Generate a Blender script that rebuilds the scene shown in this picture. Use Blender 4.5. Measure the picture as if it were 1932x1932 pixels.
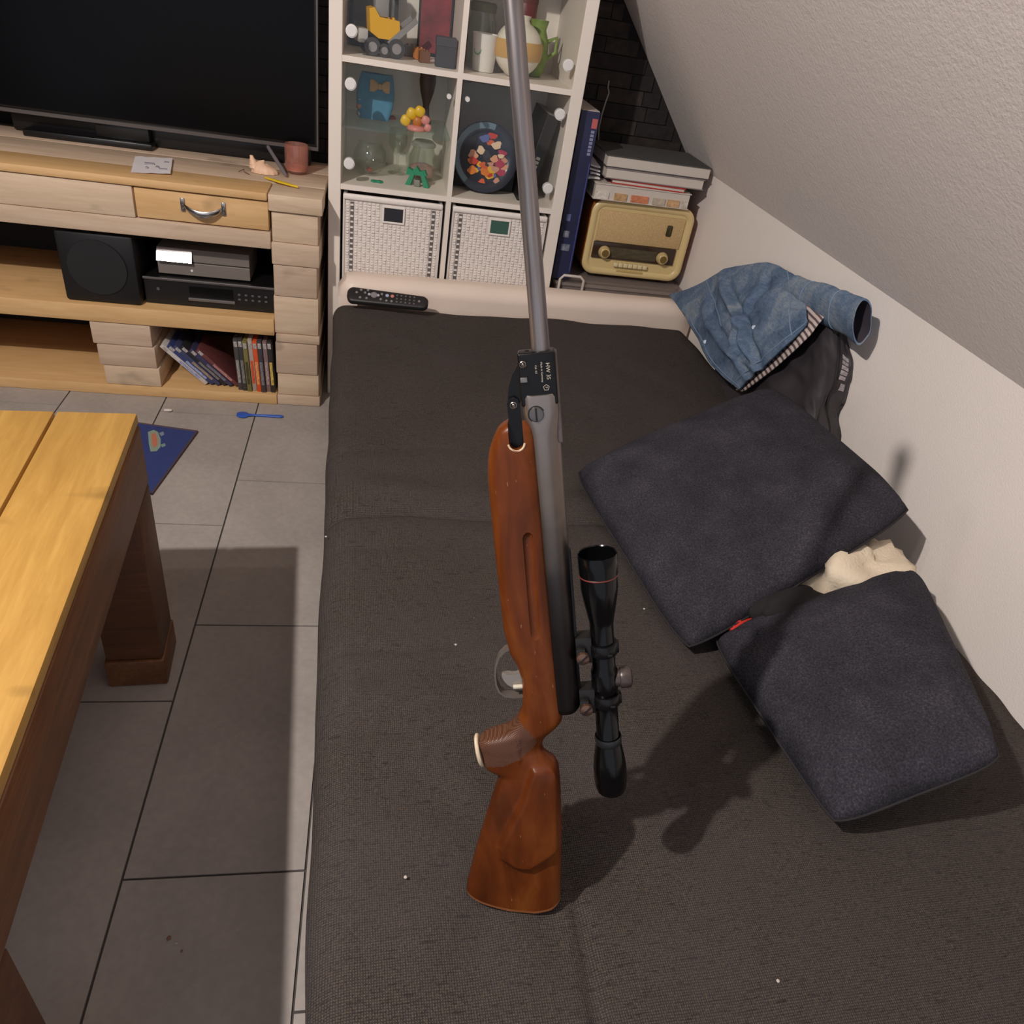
import bpy, bmesh, math, random
from mathutils import Vector, Matrix, noise

S = bpy.context.scene
COL = S.collection
for o in list(bpy.data.objects):
    bpy.data.objects.remove(o)

# ------------------------------------------------------------------ camera
CAM = Vector((0.1556, -2.5556, 1.3461))
CF = Vector((0.19190, 0.79401, -0.57682))       # viewing direction
CR = Vector((0.98063, -0.13167, 0.14501))       # camera right
CU = Vector((-0.03919, 0.59348, 0.80390))       # camera up
FPX = 1411.5
cd = bpy.data.cameras.new('camera')
cd.sensor_width = 36.0
cd.sensor_fit = 'HORIZONTAL'
cd.lens = 36.0 * FPX / 1932.0
cd.clip_start = 0.02
cam = bpy.data.objects.new('camera', cd)
COL.objects.link(cam)
cam.matrix_world = Matrix(((CR.x, CU.x, -CF.x, CAM.x), (CR.y, CU.y, -CF.y, CAM.y),
                           (CR.z, CU.z, -CF.z, CAM.z), (0, 0, 0, 1)))
S.camera = cam

# ------------------------------------------------------------------ world, lights, exposure
w = bpy.data.worlds.new('world')
S.world = w
w.use_nodes = True
w.node_tree.nodes['Background'].inputs[0].default_value = (0.82, 0.87, 1.0, 1)
w.node_tree.nodes['Background'].inputs[1].default_value = 0.62
S.view_settings.view_transform = 'Standard'
S.view_settings.look = 'None'
S.view_settings.exposure = 0.22
S.view_settings.gamma = 1.0
S.view_settings.use_curve_mapping = False
S.cycles.transparent_max_bounces = 32

def bulb(loc, aim, power, radius, col):
    l = bpy.data.lights.new('ceiling_spot', 'SPOT')
    l.energy = power
    l.shadow_soft_size = radius
    l.color = col
    l.spot_size = math.radians(116)
    l.spot_blend = 0.6
    o = bpy.data.objects.new('ceiling_spot', l)
    o.location = loc
    o.rotation_euler = (Vector(aim) - Vector(loc)).to_track_quat('-Z', 'Y').to_euler()
    COL.objects.link(o)
# three reflector spots of the ceiling bar, up and to the left of the photographer; the middle one is the brightest
for by, bp in ((-2.12, 12.0), (-2.38, 178.0), (-2.64, 12.0)):
    bulb((-1.02, by, 2.45), (0.55, -0.95, 0.5), bp, 0.026, (1.0, 0.915, 0.85))

# ------------------------------------------------------------------ pixel measuring helpers (photo frame 1932 x 1932)
def ray(u, v): return CF + CR * ((u - 966) / FPX) - CU * ((v - 966) / FPX)
def onz(u, v, z): d = ray(u, v); return CAM + d * ((z - CAM.z) / d.z)
def ony(u, v, y): d = ray(u, v); return CAM + d * ((y - CAM.y) / d.y)
def onx(u, v, x): d = ray(u, v); return CAM + d * ((x - CAM.x) / d.x)
def mpp(p): return (Vector(p) - CAM).dot(CF) / FPX

# ------------------------------------------------------------------ materials
def lin(c):
    c = c / 255.0
    return c / 12.92 if c <= 0.04045 else ((c + 0.055) / 1.055) ** 2.4
def rgb(c): return (lin(c[0]), lin(c[1]), lin(c[2]), 1.0)
MATS = {}
class NT:
    def __init__(s, m): s.t = m.node_tree; s.n = s.t.nodes; s.b = s.n['Principled BSDF']; s.tc = None
    def add(s, kind, **kw):
        nd = s.n.new(kind)
        for k, v in kw.items(): setattr(nd, k, v)
        return nd
    def coord(s, scale=(1, 1, 1), which='Object', rot=(0, 0, 0)):
        if s.tc is None: s.tc = s.add('ShaderNodeTexCoord')
        mp = s.add('ShaderNodeMapping')
        mp.inputs['Scale'].default_value = scale
        mp.inputs['Rotation'].default_value = rot
        s.t.links.new(s.tc.outputs[which], mp.inputs[0])
        return mp.outputs[0]
    def noise(s, co, scale, detail=3, rough=0.55, dist=0.0):
        nd = s.add('ShaderNodeTexNoise')
        nd.inputs['Scale'].default_value = scale
        nd.inputs['Detail'].default_value = detail
        nd.inputs['Roughness'].default_value = rough
        nd.inputs['Distortion'].default_value = dist
        s.t.links.new(co, nd.inputs['Vector'])
        return nd.outputs[0]
    def wave(s, co, scale, dist=0.0, det=2, direction='X', dscale=1.0):
        nd = s.add('ShaderNodeTexWave', bands_direction=direction)
        nd.inputs['Scale'].default_value = scale
        nd.inputs['Distortion'].default_value = dist
        nd.inputs['Detail'].default_value = det
        nd.inputs['Detail Scale'].default_value = dscale
        s.t.links.new(co, nd.inputs['Vector'])
        return nd.outputs['Fac']
    def ramp(s, fac, stops):
        nd = s.add('ShaderNodeValToRGB')
        el = nd.color_ramp.elements
        while len(el) < len(stops): el.new(0.5)
        for e, (p, c) in zip(el, stops):
            e.position = p
            e.color = c if len(c) == 4 else (*c, 1)
        s.t.links.new(fac, nd.inputs[0])
        return nd.outputs[0]
    def mix(s, fac, a, b, blend='MIX'):
        nd = s.add('ShaderNodeMix', data_type='RGBA', blend_type=blend)
        for v, i in ((fac, 0), (a, 6), (b, 7)):
            if isinstance(v, (int, float)): nd.inputs[i].default_value = v
            elif isinstance(v, tuple): nd.inputs[i].default_value = v
            else: s.t.links.new(v, nd.inputs[i])
        return nd.outputs[2]
    def math(s, op, a, b=0.0):
        nd = s.add('ShaderNodeMath', operation=op)
        for v, i in ((a, 0), (b, 1)):
            if isinstance(v, (int, float)): nd.inputs[i].default_value = v
            else: s.t.links.new(v, nd.inputs[i])
        return nd.outputs[0]
    def bump(s, h, strength, dist):
        nd = s.add('ShaderNodeBump')
        nd.inputs['Strength'].default_value = strength
        nd.inputs['Distance'].default_value = dist
        s.t.links.new(h, nd.inputs['Height'])
        s.t.links.new(nd.outputs[0], s.b.inputs['Normal'])
    def color(s, c): s.t.links.new(c, s.b.inputs['Base Color'])

def mat(name, col, rough=0.6, metal=0.0, var=0.0, vscale=20.0, bump=0.0, bscale=80.0, stretch=(1, 1, 1), spec=None, **kw):
    if name in MATS: return MATS[name]
    m = bpy.data.materials.new(name)
    m.use_nodes = True
    t = NT(m)
    c = rgb(col)
    t.b.inputs['Base Color'].default_value = c
    t.b.inputs['Roughness'].default_value = rough
    t.b.inputs['Metallic'].default_value = metal
    if spec is not None: t.b.inputs['Specular IOR Level'].default_value = spec
    for k, v in kw.items(): t.b.inputs[k].default_value = v
    co = t.coord(stretch)
    if var:
        d = tuple(x * (1 - var) for x in c[:3]) + (1,)
        l = tuple(min(1, x * (1 + var)) for x in c[:3]) + (1,)
        t.color(t.ramp(t.noise(co, vscale, 4), [(0.3, d), (0.7, l)]))
    if bump: t.bump(t.noise(co, bscale, 3), bump, 0.002)
    MATS[name] = m
    return m

def wood(name, cd_, cl, scale=1.0, axis='X', rough=0.55, knots=True):
    if name in MATS: return MATS[name]
    m = bpy.data.materials.new(name); m.use_nodes = True
    t = NT(m)
    st = {'X': (1.5, 14, 14), 'Y': (14, 1.5, 14), 'Z': (14, 14, 1.5)}[axis]
    co = t.coord(tuple(x * scale for x in st))
    n = t.noise(co, 1.6, 6, 0.6, 1.2)
    n2 = t.noise(co, 9.0, 3, 0.6, 0.3)
    f = t.math('ADD', t.math('MULTIPLY', n, 0.7), t.math('MULTIPLY', n2, 0.3))
    c = t.ramp(f, [(0.30, rgb(cd_)), (0.52, rgb(tuple((a + b) / 2 for a, b in zip(cd_, cl)))), (0.72, rgb(cl))])
    if knots:
        k = t.noise(t.coord((5 * scale, 9 * scale, 9 * scale)), 1.3, 2)
        kf = t.ramp(k, [(0.66, (0, 0, 0)), (0.76, (1, 1, 1))])
        c = t.mix(t.math('MULTIPLY', kf, 0.35), c, rgb(tuple(x * 0.5 for x in cd_)))
    t.color(c)
    t.b.inputs['Roughness'].default_value = rough
    t.bump(f, 0.25, 0.002)
    MATS[name] = m
    return m

def glass(name, tint=(235, 240, 238), refl=0.12, body=0.0, bodycol=(220, 220, 220)):
    if name in MATS: return MATS[name]
    m = bpy.data.materials.new(name); m.use_nodes = True
    nt = m.node_tree; nd = nt.nodes
    out = nd['Material Output']
    tr = nd.new('ShaderNodeBsdfTransparent'); tr.inputs[0].default_value = rgb(tint)
    gl = nd.new('ShaderNodeBsdfGlossy'); gl.inputs['Roughness'].default_value = 0.06
    lw = nd.new('ShaderNodeLayerWeight'); lw.inputs[0].default_value = 0.35
    mx = nd.new('ShaderNodeMixShader')
    mt = nd.new('ShaderNodeMath'); mt.operation = 'MULTIPLY_ADD'
    nt.links.new(lw.outputs['Facing'], mt.inputs[0]); mt.inputs[1].default_value = refl; mt.inputs[2].default_value = refl * 0.25
    nt.links.new(mt.outputs[0], mx.inputs[0]); nt.links.new(tr.outputs[0], mx.inputs[1]); nt.links.new(gl.outputs[0], mx.inputs[2])
    last = mx.outputs[0]
    if body:
        df = nd.new('ShaderNodeBsdfDiffuse'); df.inputs[0].default_value = rgb(bodycol)
        m2 = nd.new('ShaderNodeMixShader'); m2.inputs[0].default_value = body
        nt.links.new(last, m2.inputs[1]); nt.links.new(df.outputs[0], m2.inputs[2]); last = m2.outputs[0]
    nt.links.new(last, out.inputs[0])
    MATS[name] = m
    return m

# ------------------------------------------------------------------ mesh helpers
def wm(o):
    m = o.matrix_basis.copy()
    while o.parent: o = o.parent; m = o.matrix_basis @ m
    return m
def obj(name, bm, material, parent=None, smooth=None, world=True):
    if world and parent is not None: bm.transform(wm(parent).inverted())
    bmesh.ops.recalc_face_normals(bm, faces=bm.faces)
    me = bpy.data.meshes.new(name)
    bm.to_mesh(me); bm.free()
    for m in (material if isinstance(material, (list, tuple)) else [material]): me.materials.append(m)
    if smooth is not None:
        me.polygons.foreach_set('use_smooth', [True] * len(me.polygons))
        if smooth < 180: me.set_sharp_from_angle(angle=math.radians(smooth))
    o = bpy.data.objects.new(name, me)
    COL.objects.link(o)
    if parent is not None: o.parent = parent
    return o
def place(o):
    """move a top-level mesh so that its origin sits at its base centre"""
    me = o.data
    xs = [v.co for v in me.vertices]
    c = Vector(((min(v.x for v in xs) + max(v.x for v in xs)) / 2, (min(v.y for v in xs) + max(v.y for v in xs)) / 2, min(v.z for v in xs)))
    me.transform(Matrix.Translation(-c))
    o.location = c
    return o
def tag(o, label, cat, group=None):
    o['label'] = label; o['category'] = cat
    if group: o['group'] = group
    return o
def thing(name, label, cat, loc=(0, 0, 0), rot=None, group=None):
    o = bpy.data.objects.new(name, None)
    o.empty_display_size = 0.05
    COL.objects.link(o)
    o.matrix_basis = Matrix.Translation(Vector(loc)) @ (rot.to_4x4() if rot is not None else Matrix())
    return tag(o, label, cat, group)
def struct(o):
    o['kind'] = 'structure'
    return o
def clone(o, parent=None, loc=None):
    c = o.copy(); COL.objects.link(c)
    if parent is not None: c.parent = parent
    if loc is not None: c.location = loc
    return c

def bx(bm, x0, x1, y0, y1, z0, z1, bev=0.0, seg=2, M=None):
    g = bmesh.ops.create_cube(bm, size=1.0)
    vs = g['verts']
    T = Matrix.Translation(((x0 + x1) / 2, (y0 + y1) / 2, (z0 + z1) / 2)) @ Matrix.Diagonal((x1 - x0, y1 - y0, z1 - z0, 1))
    bmesh.ops.transform(bm, matrix=T, verts=vs)
    if bev:
        es = list({e for v in vs for e in v.link_edges})
        r = bmesh.ops.bevel(bm, geom=es, offset=bev, segments=seg, affect='EDGES', profile=0.5)
        vs = list({v for f in r['faces'] for v in f.verts} | {v for v in vs if v.is_valid})
    if M is not None: bmesh.ops.transform(bm, matrix=M, verts=vs)
    return bm
def box(*a, **k): return bx(bmesh.new(), *a, **k)
def ringloft(bm, rings, cap0=True, cap1=True, closed=True):
    rs = [[bm.verts.new(p) for p in r] for r in rings]
    n = len(rs[0])
    for a, b in zip(rs, rs[1:]):
        for i in range(n if closed else n - 1):
            j = (i + 1) % n
            bm.faces.new((a[i], a[j], b[j], b[i]))
    if cap0: bm.faces.new(rs[0][::-1])
    if cap1: bm.faces.new(rs[-1])
    return bm
def basis(d):
    d = d.normalized()
    a = Vector((0, 0, 1)) if abs(d.z) < 0.9 else Vector((1, 0, 0))
    x = d.cross(a).normalized()
    return x, d.cross(x).normalized()
def cyl(bm, p0, p1, r0, r1=None, seg=24, cap=True):
    p0, p1 = Vector(p0), Vector(p1)
    r1 = r0 if r1 is None else r1
    x, y = basis(p1 - p0)
    R = []
    for p, r in ((p0, r0), (p1, r1)):
        R.append([p + x * (r * math.cos(2 * math.pi * i / seg)) + y * (r * math.sin(2 * math.pi * i / seg)) for i in range(seg)])
    return ringloft(bm, R, cap, cap)
def lathe(bm, prof, seg=32, M=None, cap0=True, cap1=True):
    R = []
    for r, z in prof:
        ring = [Vector((r * math.cos(2 * math.pi * i / seg), r * math.sin(2 * math.pi * i / seg), z)) for i in range(seg)]
        R.append([M @ p for p in ring] if M is not None else ring)
    return ringloft(bm, R, cap0, cap1)
def tube(bm, pts, r, seg=8, closed=False):
    pts = [Vector(p) for p in pts]
    rr = r if isinstance(r, (list, tuple)) else [r] * len(pts)
    R = []; up = None
    for i, p in enumerate(pts):
        d = (pts[min(i + 1, len(pts) - 1)] - pts[max(i - 1, 0)]).normalized()
        if up is None: x, y = basis(d)
        else:
            x = (up - d * up.dot(d)).normalized(); y = d.cross(x)
        up = x
        R.append([p + x * (rr[i] * math.cos(2 * math.pi * k / seg)) + y * (rr[i] * math.sin(2 * math.pi * k / seg)) for k in range(seg)])
    return ringloft(bm, R)
def prism(bm, poly, h0, h1, M=None):
    """polygon in x,y extruded from z=h0 to h1"""
    R = [[Vector((p[0], p[1], h)) for p in poly] for h in (h0, h1)]
    if M is not None: R = [[M @ p for p in r] for r in R]
    return ringloft(bm, R)
def rrect(x0, x1, y0, y1, r, n=6):
    out = []
    for cx, cy, a0 in ((x1 - r, y1 - r, 0), (x0 + r, y1 - r, 90), (x0 + r, y0 + r, 180), (x1 - r, y0 + r, 270)):
        for i in range(n + 1):
            a = math.radians(a0 + 90 * i / n)
            out.append((cx + r * math.cos(a), cy + r * math.sin(a)))
    return out
def grid(bm, nu, nv, fn):
    V = [[bm.verts.new(fn(i / nu, j / nv)) for j in range(nv + 1)] for i in range(nu + 1)]
    for i in range(nu):
        for j in range(nv):
            bm.faces.new((V[i][j], V[i + 1][j], V[i + 1][j + 1], V[i][j + 1]))
    return V
def sstep(a, b, x):
    t = max(0.0, min(1.0, (x - a) / (b - a)))
    return t * t * (3 - 2 * t)
def interp(tab, x):
    if x <= tab[0][0]: return tab[0][1]
    for (a, b), (c, d) in zip(tab, tab[1:]):
        if x <= c: return b + (d - b) * (x - a) / (c - a)
    return tab[-1][1]
def nz(x, y, z=0.0): return noise.noise(Vector((x, y, z)))
def text_bm(s, size, M, depth=0.0004, font_bold=False):
    cu = bpy.data.curves.new('lettering', 'FONT')
    cu.body = s; cu.size = size; cu.extrude = depth; cu.resolution_u = 2
    cu.align_x = 'CENTER'; cu.align_y = 'CENTER'
    o = bpy.data.objects.new('lettering', cu)
    COL.objects.link(o)
    dg = bpy.context.evaluated_depsgraph_get()
    me = bpy.data.meshes.new_from_object(o.evaluated_get(dg))
    bm = bmesh.new(); bm.from_mesh(me)
    bm.transform(M)
    bpy.data.objects.remove(o); bpy.data.curves.remove(cu); bpy.data.meshes.remove(me)
    return bm

random.seed(7)

# ------------------------------------------------------------------ structure
XW, ZC = 1.30, 0.885            # knee wall plane and height of the crease
SL = 1.233                      # slope of the roof lining
HC = 2.70
XT = XW - (HC - ZC) / SL      # where it meets the flat ceiling
YB, YF, XL = 0.40, -4.0, -2.6

plaster = mat('white_plaster', (238, 229, 222), 0.85, bump=0.35, bscale=260, var=0.02, vscale=3)
m = bpy.data.materials.new('roof_lining_paint'); m.use_nodes = True
t = NT(m); co = t.coord()
t.b.inputs['Base Color'].default_value = rgb((234, 225, 220)); t.b.inputs['Roughness'].default_value = 0.9
t.bump(t.math('ADD', t.noise(co, 130, 4, 0.65), t.math('MULTIPLY', t.noise(co, 30, 2), 0.6)), 0.35, 0.004)
lining = m
dark_stone = mat('dark_stone_backing', (30, 24, 22), 0.85)
tilem = bpy.data.materials.new('grey_floor_tile'); tilem.use_nodes = True
t = NT(tilem); co = t.coord()
f = t.math('ADD', t.math('MULTIPLY', t.noise(co, 3.5, 5, 0.6), 0.7), t.math('MULTIPLY', t.noise(co, 60, 2), 0.3))
t.color(t.ramp(f, [(0.3, rgb((148, 141, 137))), (0.7, rgb((176, 168, 162)))]))
t.b.inputs['Roughness'].default_value = 0.55
t.bump(t.noise(co, 40, 3), 0.1, 0.002)
grout = mat('dark_grout', (74, 70, 68), 0.9)

fl = struct(obj('floor', box(XL, XW, YF, YB, -0.06, -0.0035), grout))
proto = None
gp = 0.0022
xs = [-0.23 + 0.305 * k for k in range(-8, 6)]
offs = {0: -0.595, 1: -0.822}
for ci, x0 in enumerate(xs):
    off = -0.595 if ci % 2 == 0 else -0.822        # column starting at -0.23 is ci 8
    k = -6
    for r in range(-8, 3):
        y0 = off + 0.6135 * r
        y1 = y0 + 0.6135
        X0, X1, Y0, Y1 = max(x0, XL), min(x0 + 0.305, XW), max(y0, YF), min(y1, YB)
        if X1 - X0 < 0.02 or Y1 - Y0 < 0.02: continue
        full = abs(X1 - X0 - 0.305) < 1e-4 and abs(Y1 - Y0 - 0.6135) < 1e-4
        if full and proto is not None:
            o = clone(proto, fl, ((X0 + X1) / 2, (Y0 + Y1) / 2, 0))
        else:
            hx, hy = (X1 - X0) / 2 - gp, (Y1 - Y0) / 2 - gp
            o = obj('tile', box(-hx, hx, -hy, hy, -0.012, 0.0), tilem, fl, world=False)
            o.location = ((X0 + X1) / 2, (Y0 + Y1) / 2, 0)
            if full: proto = o

struct(obj('wall_right', box(XW, XW + 0.12, YF, YB, 0.0, ZC), plaster))
bm = bmesh.new()
prism(bm, [(XW, ZC), (XT, HC), (XT + 0.10, HC + 0.08), (XW + 0.12, ZC + 0.02)], YF, YB,
      Matrix(((1, 0, 0, 0), (0, 0, 1, 0), (0, 1, 0, 0), (0, 0, 0, 1))))
struct(obj('ceiling_slope', bm, lining))
struct(obj('ceiling', box(XL, XT + 0.05, YF, YB, HC, HC + 0.08), mat('beige_ceiling_paint', (150, 140, 130), 0.9)))
struct(obj('wall_left', box(XL - 0.1, XL, YF, YB, 0.0, HC), mat('taupe_wall_paint', (112, 102, 96), 0.9)))
bm = bmesh.new()
prism(bm, [(XL, 0), (XW + 0.1, 0), (XW + 0.1, ZC), (XT + 0.08, HC + 0.04), (XL, HC + 0.04)], YB, YB + 0.08,
      Matrix(((1, 0, 0, 0), (0, 0, 1, 0), (0, 1, 0, 0), (0, 0, 0, 1))))
wb = struct(obj('wall_back', bm, dark_stone))
brick_m = [mat('split_stone_%d' % i, c, 0.8, var=0.5, vscale=35, bump=0.9, bscale=70) for i, c in
           enumerate(((40, 31, 27), (30, 25, 24), (52, 42, 36), (36, 29, 27)))]
for row in range(27):
    z0 = 0.45 + row * 0.0485
    x = -0.16 - (row * 0.37 % 1) * 0.2
    while x < XW:
        ln = random.choice((0.17, 0.22, 0.27))
        x1 = min(x + ln, XW)
        lim = XW - (z0 + 0.0485 - ZC) / SL if z0 + 0.0485 > ZC else XW
        x1c = min(x1, lim - 0.003)
        if x1c - x > 0.03:
            d = 0.0065 + random.random() * 0.005
            b = box(x + 0.0015, x1c - 0.0015, YB - d, YB - 0.0005, z0 + 0.0015, z0 + 0.047)
            for v in b.verts:
                if v.co.y < YB - 0.004: v.co.y += random.uniform(-0.0015, 0.0015)
            obj('brick', b, brick_m[random.randrange(4)], wb)
        x = x1

# ------------------------------------------------------------------ sofa bed with dark futon cover
leather = mat('white_faux_leather', (232, 214, 200), 0.45, bump=0.12, bscale=300, var=0.03, vscale=6)
cov = bpy.data.materials.new('charcoal_woven_cover'); cov.use_nodes = True
t = NT(cov); co = t.coord()
wx = t.wave(co, 105, 1.6, 2, 'X', 0.6); wy = t.wave(co, 105, 1.6, 2, 'Y', 0.6)
weave = t.math('MULTIPLY', wx, wy)
fine = t.noise(t.coord((1, 1, 1)), 420, 2)
dash = t.ramp(t.noise(t.coord((45, 260, 45)), 1.0, 2), [(0.60, (0, 0, 0)), (0.68, (1, 1, 1))])
big = t.noise(co, 5.0, 3)
c0 = t.ramp(t.math('ADD', t.math('MULTIPLY', weave, 0.38), t.math('MULTIPLY', fine, 0.62)),
            [(0.18, rgb((38, 35, 34))), (0.42, rgb((67, 61, 58))), (0.70, rgb((98, 89, 82)))])
c1 = t.mix(t.math('MULTIPLY', dash, 0.5), c0, rgb((28, 24, 23)))
fleck = t.ramp(t.noise(co, 240, 1), [(0.66, (0, 0, 0)), (0.74, (1, 1, 1))])
c1 = t.mix(t.math('MULTIPLY', fleck, 0.22), c1, rgb((120, 100, 62)))
c1 = t.mix(t.ramp(big, [(0.35, (0, 0, 0)), (0.75, (0.35, 0.35, 0.35))]), c1, rgb((76, 70, 71)))
t.color(c1)
t.b.inputs['Roughness'].default_value = 0.95
t.b.inputs['Specular IOR Level'].default_value = 0.15
t.bump(t.math('ADD', weave, t.math('MULTIPLY', fine, 0.5)), 0.55, 0.0012)

TH = math.radians(2.3)
sofa = thing('sofa_bed', 'white leather sofa bed folded flat under a dark charcoal woven cover', 'sofa bed',
             (0.028, -0.20, 0.0), Matrix.Rotation(TH, 3, 'Z'))
SM = wm(sofa); SMI = SM.inverted()
SW, SLn = 1.235, 2.75
BUTT = SMI @ Vector((0.36, -2.09, 0.42))
def cover_z(x, y):
    """height of the cover in sofa coordinates (x 0..SW, y 0..-SLn)"""
    z = 0.42
    yl = y + 1.175 - 0.018 * math.sin(x * 5.0) - 0.02 * nz(x * 3, 1.3)
    z -= 0.013 * math.exp(-(yl / 0.010) ** 2) + 0.010 * math.exp(-(yl / 0.05) ** 2)
    z += 0.006 * math.exp(-((yl - 0.06) / 0.04) ** 2)
    z += 0.008 * nz(x * 3.1, y * 2.7, 0.3) + 0.004 * nz(x * 9, y * 8, 4.0)
    wv = nz(x * 4 + 3, y * 13 + nz(x * 3, y * 3) * 1.5, 7.7)
    z += 0.0055 * wv * sstep(0.2, 0.7, 1 - abs(y + 1.35) / 0.8)
    d = Vector((x - BUTT.x, y - BUTT.y))
    r = d.length
    a = math.atan2(d.y, d.x)
    z -= 0.010 * math.exp(-(r / 0.10) ** 2)
    z += 0.0032 * math.sin(a * 7 + 0.6) * math.exp(-((r - 0.13) / 0.07) ** 2)
    # lengthways crease near the photographer
    xc = x - 0.325 - 0.008 * math.sin(y * 9)
    z -= 0.010 * math.exp(-(xc / 0.008) ** 2) * sstep(-1.90, -2.0, y)
    # creases running from the left edge
    for yy, amp in ((-0.93, 0.004), (-1.55, 0.005), (-1.72, 0.003), (-1.28, 0.004)):
        dy = y - yy - 0.10 * x + 0.02 * nz(x * 7, yy)
        z -= amp * math.exp(-(dy / 0.010) ** 2) * sstep(0.48, 0.05, x)
    # far edge sags towards the bolster
    return z
def cover_pt(u, v):
    # u across incl. sides, v along incl. ends: unfolded sheet with rounded drop
    R = 0.055
    def fold(s, L):
        # s in -D..L+D ; returns pos, drop
        D = 0.16
        q = -D + s * (L + 2 * D)
        if q < R:
            k = min(max((R - q) / R, 0), 4)
            if k <= 1.57: return R - R * math.sin(k), R - R * math.cos(k)
            return 0.0, R + (k - 1.57) * R
        if q > L - R:
            k = min(max((q - (L - R)) / R, 0), 4)
            if k <= 1.57: return L - R + R * math.sin(k), R - R * math.cos(k)
            return L, R + (k - 1.57) * R
        return q, 0.0
    x, dx = fold(u, SW)
    y, dy = fold(v, SLn)
    wob = 0.006 * nz(y * 6, 2.2) if dx > 0.01 else 0
    z = cover_z(x, -y) - max(dx, dy) - 0.4 * min(dx, dy)
    yy = -y + 0.055 + 0.008 * nz(x * 4, 9.1) * sstep(0.25, 0.0, y) - 0.012 * math.exp(-((x - 0.79) / 0.07) ** 2) * sstep(0.1, 0.0, y) * -1
    return Vector((x + (wob if x < 0.5 else 0), yy, z))
bm = bmesh.new()
grid(bm, 190, 330, lambda u, v: cover_pt(u, v))
obj('futon_cover', bm, cov, sofa, 180, world=False)
obj('mattress', box(0.02, SW - 0.02, -SLn + 0.02, -0.02, 0.24, 0.36, bev=0.03), leather, sofa, 40, world=False)
obj('base_frame', box(0.08, SW - 0.03, -SLn + 0.1, 0.05, 0.09, 0.24, bev=0.01), leather, sofa, 40, world=False)
for lx in (0.15, SW - 0.15):
    for ly in (-0.12, -SLn + 0.25):
        bm = bmesh.new(); cyl(bm, (lx, ly, 0.0), (lx, ly, 0.10), 0.018, 0.025, 16)
        obj('leg', bm, mat('chrome', (200, 200, 205), 0.15, 1.0), sofa, 60, world=False)
# padded bolster across the far end
bm = bmesh.new()
R = []
n = 48
for i in range(n + 1):
    s = i / n
    x = 0.015 + s * (SW + 0.01)
    e = min(s, 1 - s) * (SW) / 0.04
    k = math.sqrt(max(0.0, 1 - (1 - min(e, 1)) ** 2)) * 0.30 + 0.70 if e < 1 else 1.0
    pinch = 1 - 0.03 * math.exp(-((x - 0.855) / 0.006) ** 2) - 0.03 * math.exp(-((x - 0.06) / 0.005) ** 2)
    ring = []
    for px, pz in rrect(-0.057, 0.057, 0.20, 0.490, 0.045, 7):
        ring.append(Vector((x, 0.110 + px * k * pinch, 0.35 + (pz - 0.35) * k * pinch + 0.002 * nz(x * 8, px * 20))))
    R.append(ring)
ringloft(bm, R)
obj('bolster', bm, leather, sofa, 50, world=False)

# ------------------------------------------------------------------ cube shelf unit (front face in the plane y = 0)
kwhite = mat('white_shelf_foil', (232, 222, 212), 0.5, var=0.015, vscale=4)
pane_m = glass('door_glass', (253, 254, 253), 0.08)
shelf_glass = glass('shelf_glass_pale_green', (242, 248, 245), 0.12, 0.05, (190, 205, 198))
frost = mat('frosted_plastic_cap', (226, 224, 222), 0.35)
KD = 0.39
shelf = thing('cube_shelf', 'tall white cube shelf unit with glass doors behind the sofa bed', 'shelf', (0.381, 0.195, 0.0))
obj('side_panel', box(0.0, 0.038, 0.0, KD, 0.0, 1.464, bev=0.0015, seg=1), kwhite, shelf)
obj('side_panel', box(0.724, 0.762, 0.0, KD, 0.0, 1.464, bev=0.0015, seg=1), kwhite, shelf)
obj('bottom_panel', box(0.038, 0.724, 0.0, KD, 0.0, 0.038), kwhite, shelf)
obj('top_panel', box(0.038, 0.724, 0.0, KD, 1.426, 1.464), kwhite, shelf)
obj('back_panel', box(0.038, 0.724, KD - 0.012, KD - 0.004, 0.038, 1.426), kwhite, shelf)
obj('divider', box(0.373, 0.389, 0.0005, KD - 0.012, 0.038, 1.426), kwhite, shelf)
ZS = (0.381, 0.732, 1.083)
for z in ZS:
    for x0, x1 in ((0.038, 0.373), (0.389, 0.724)):
        obj('shelf_board', box(x0, x1, 0.0005, KD - 0.012, z - 0.008, z + 0.008), kwhite, shelf)
GL = ((0.038, 0.373, 0.740, 1.075, -1), (0.389, 0.724, 0.740, 1.075, 1), (0.038, 0.373, 1.091, 1.426, -1), (0.389, 0.724, 1.091, 1.426, 1))
for x0, x1, z0, z1, hs in GL:
    d = obj('glass_door', box(x0 + 0.004, x1 - 0.004, 0.003, 0.007, z0 + 0.004, z1 - 0.004), pane_m, shelf)
    hx = x0 + 0.025 if hs < 0 else x1 - 0.025
    for hz in (z0 + 0.062, z1 - 0.055):
        bm = bmesh.new(); cyl(bm, (hx, -0.006, hz), (hx, 0.016, hz), 0.0165, seg=24)
        bmesh.ops.bevel(bm, geom=[e for e in bm.edges if abs(e.verts[0].co.y - e.verts[1].co.y) < 1e-6 and e.verts[0].co.y < 0], offset=0.003, segments=2, affect='EDGES')
        obj('hinge_cap', bm, frost, d, 50)
    bm = bmesh.new(); kx = x1 - 0.02 if hs < 0 else x0 + 0.02
    cyl(bm, (kx, -0.004, z1 - 0.05), (kx, 0.012, z1 - 0.05), 0.007, seg=16)
    obj('catch', bm, frost, d, 50)

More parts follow.
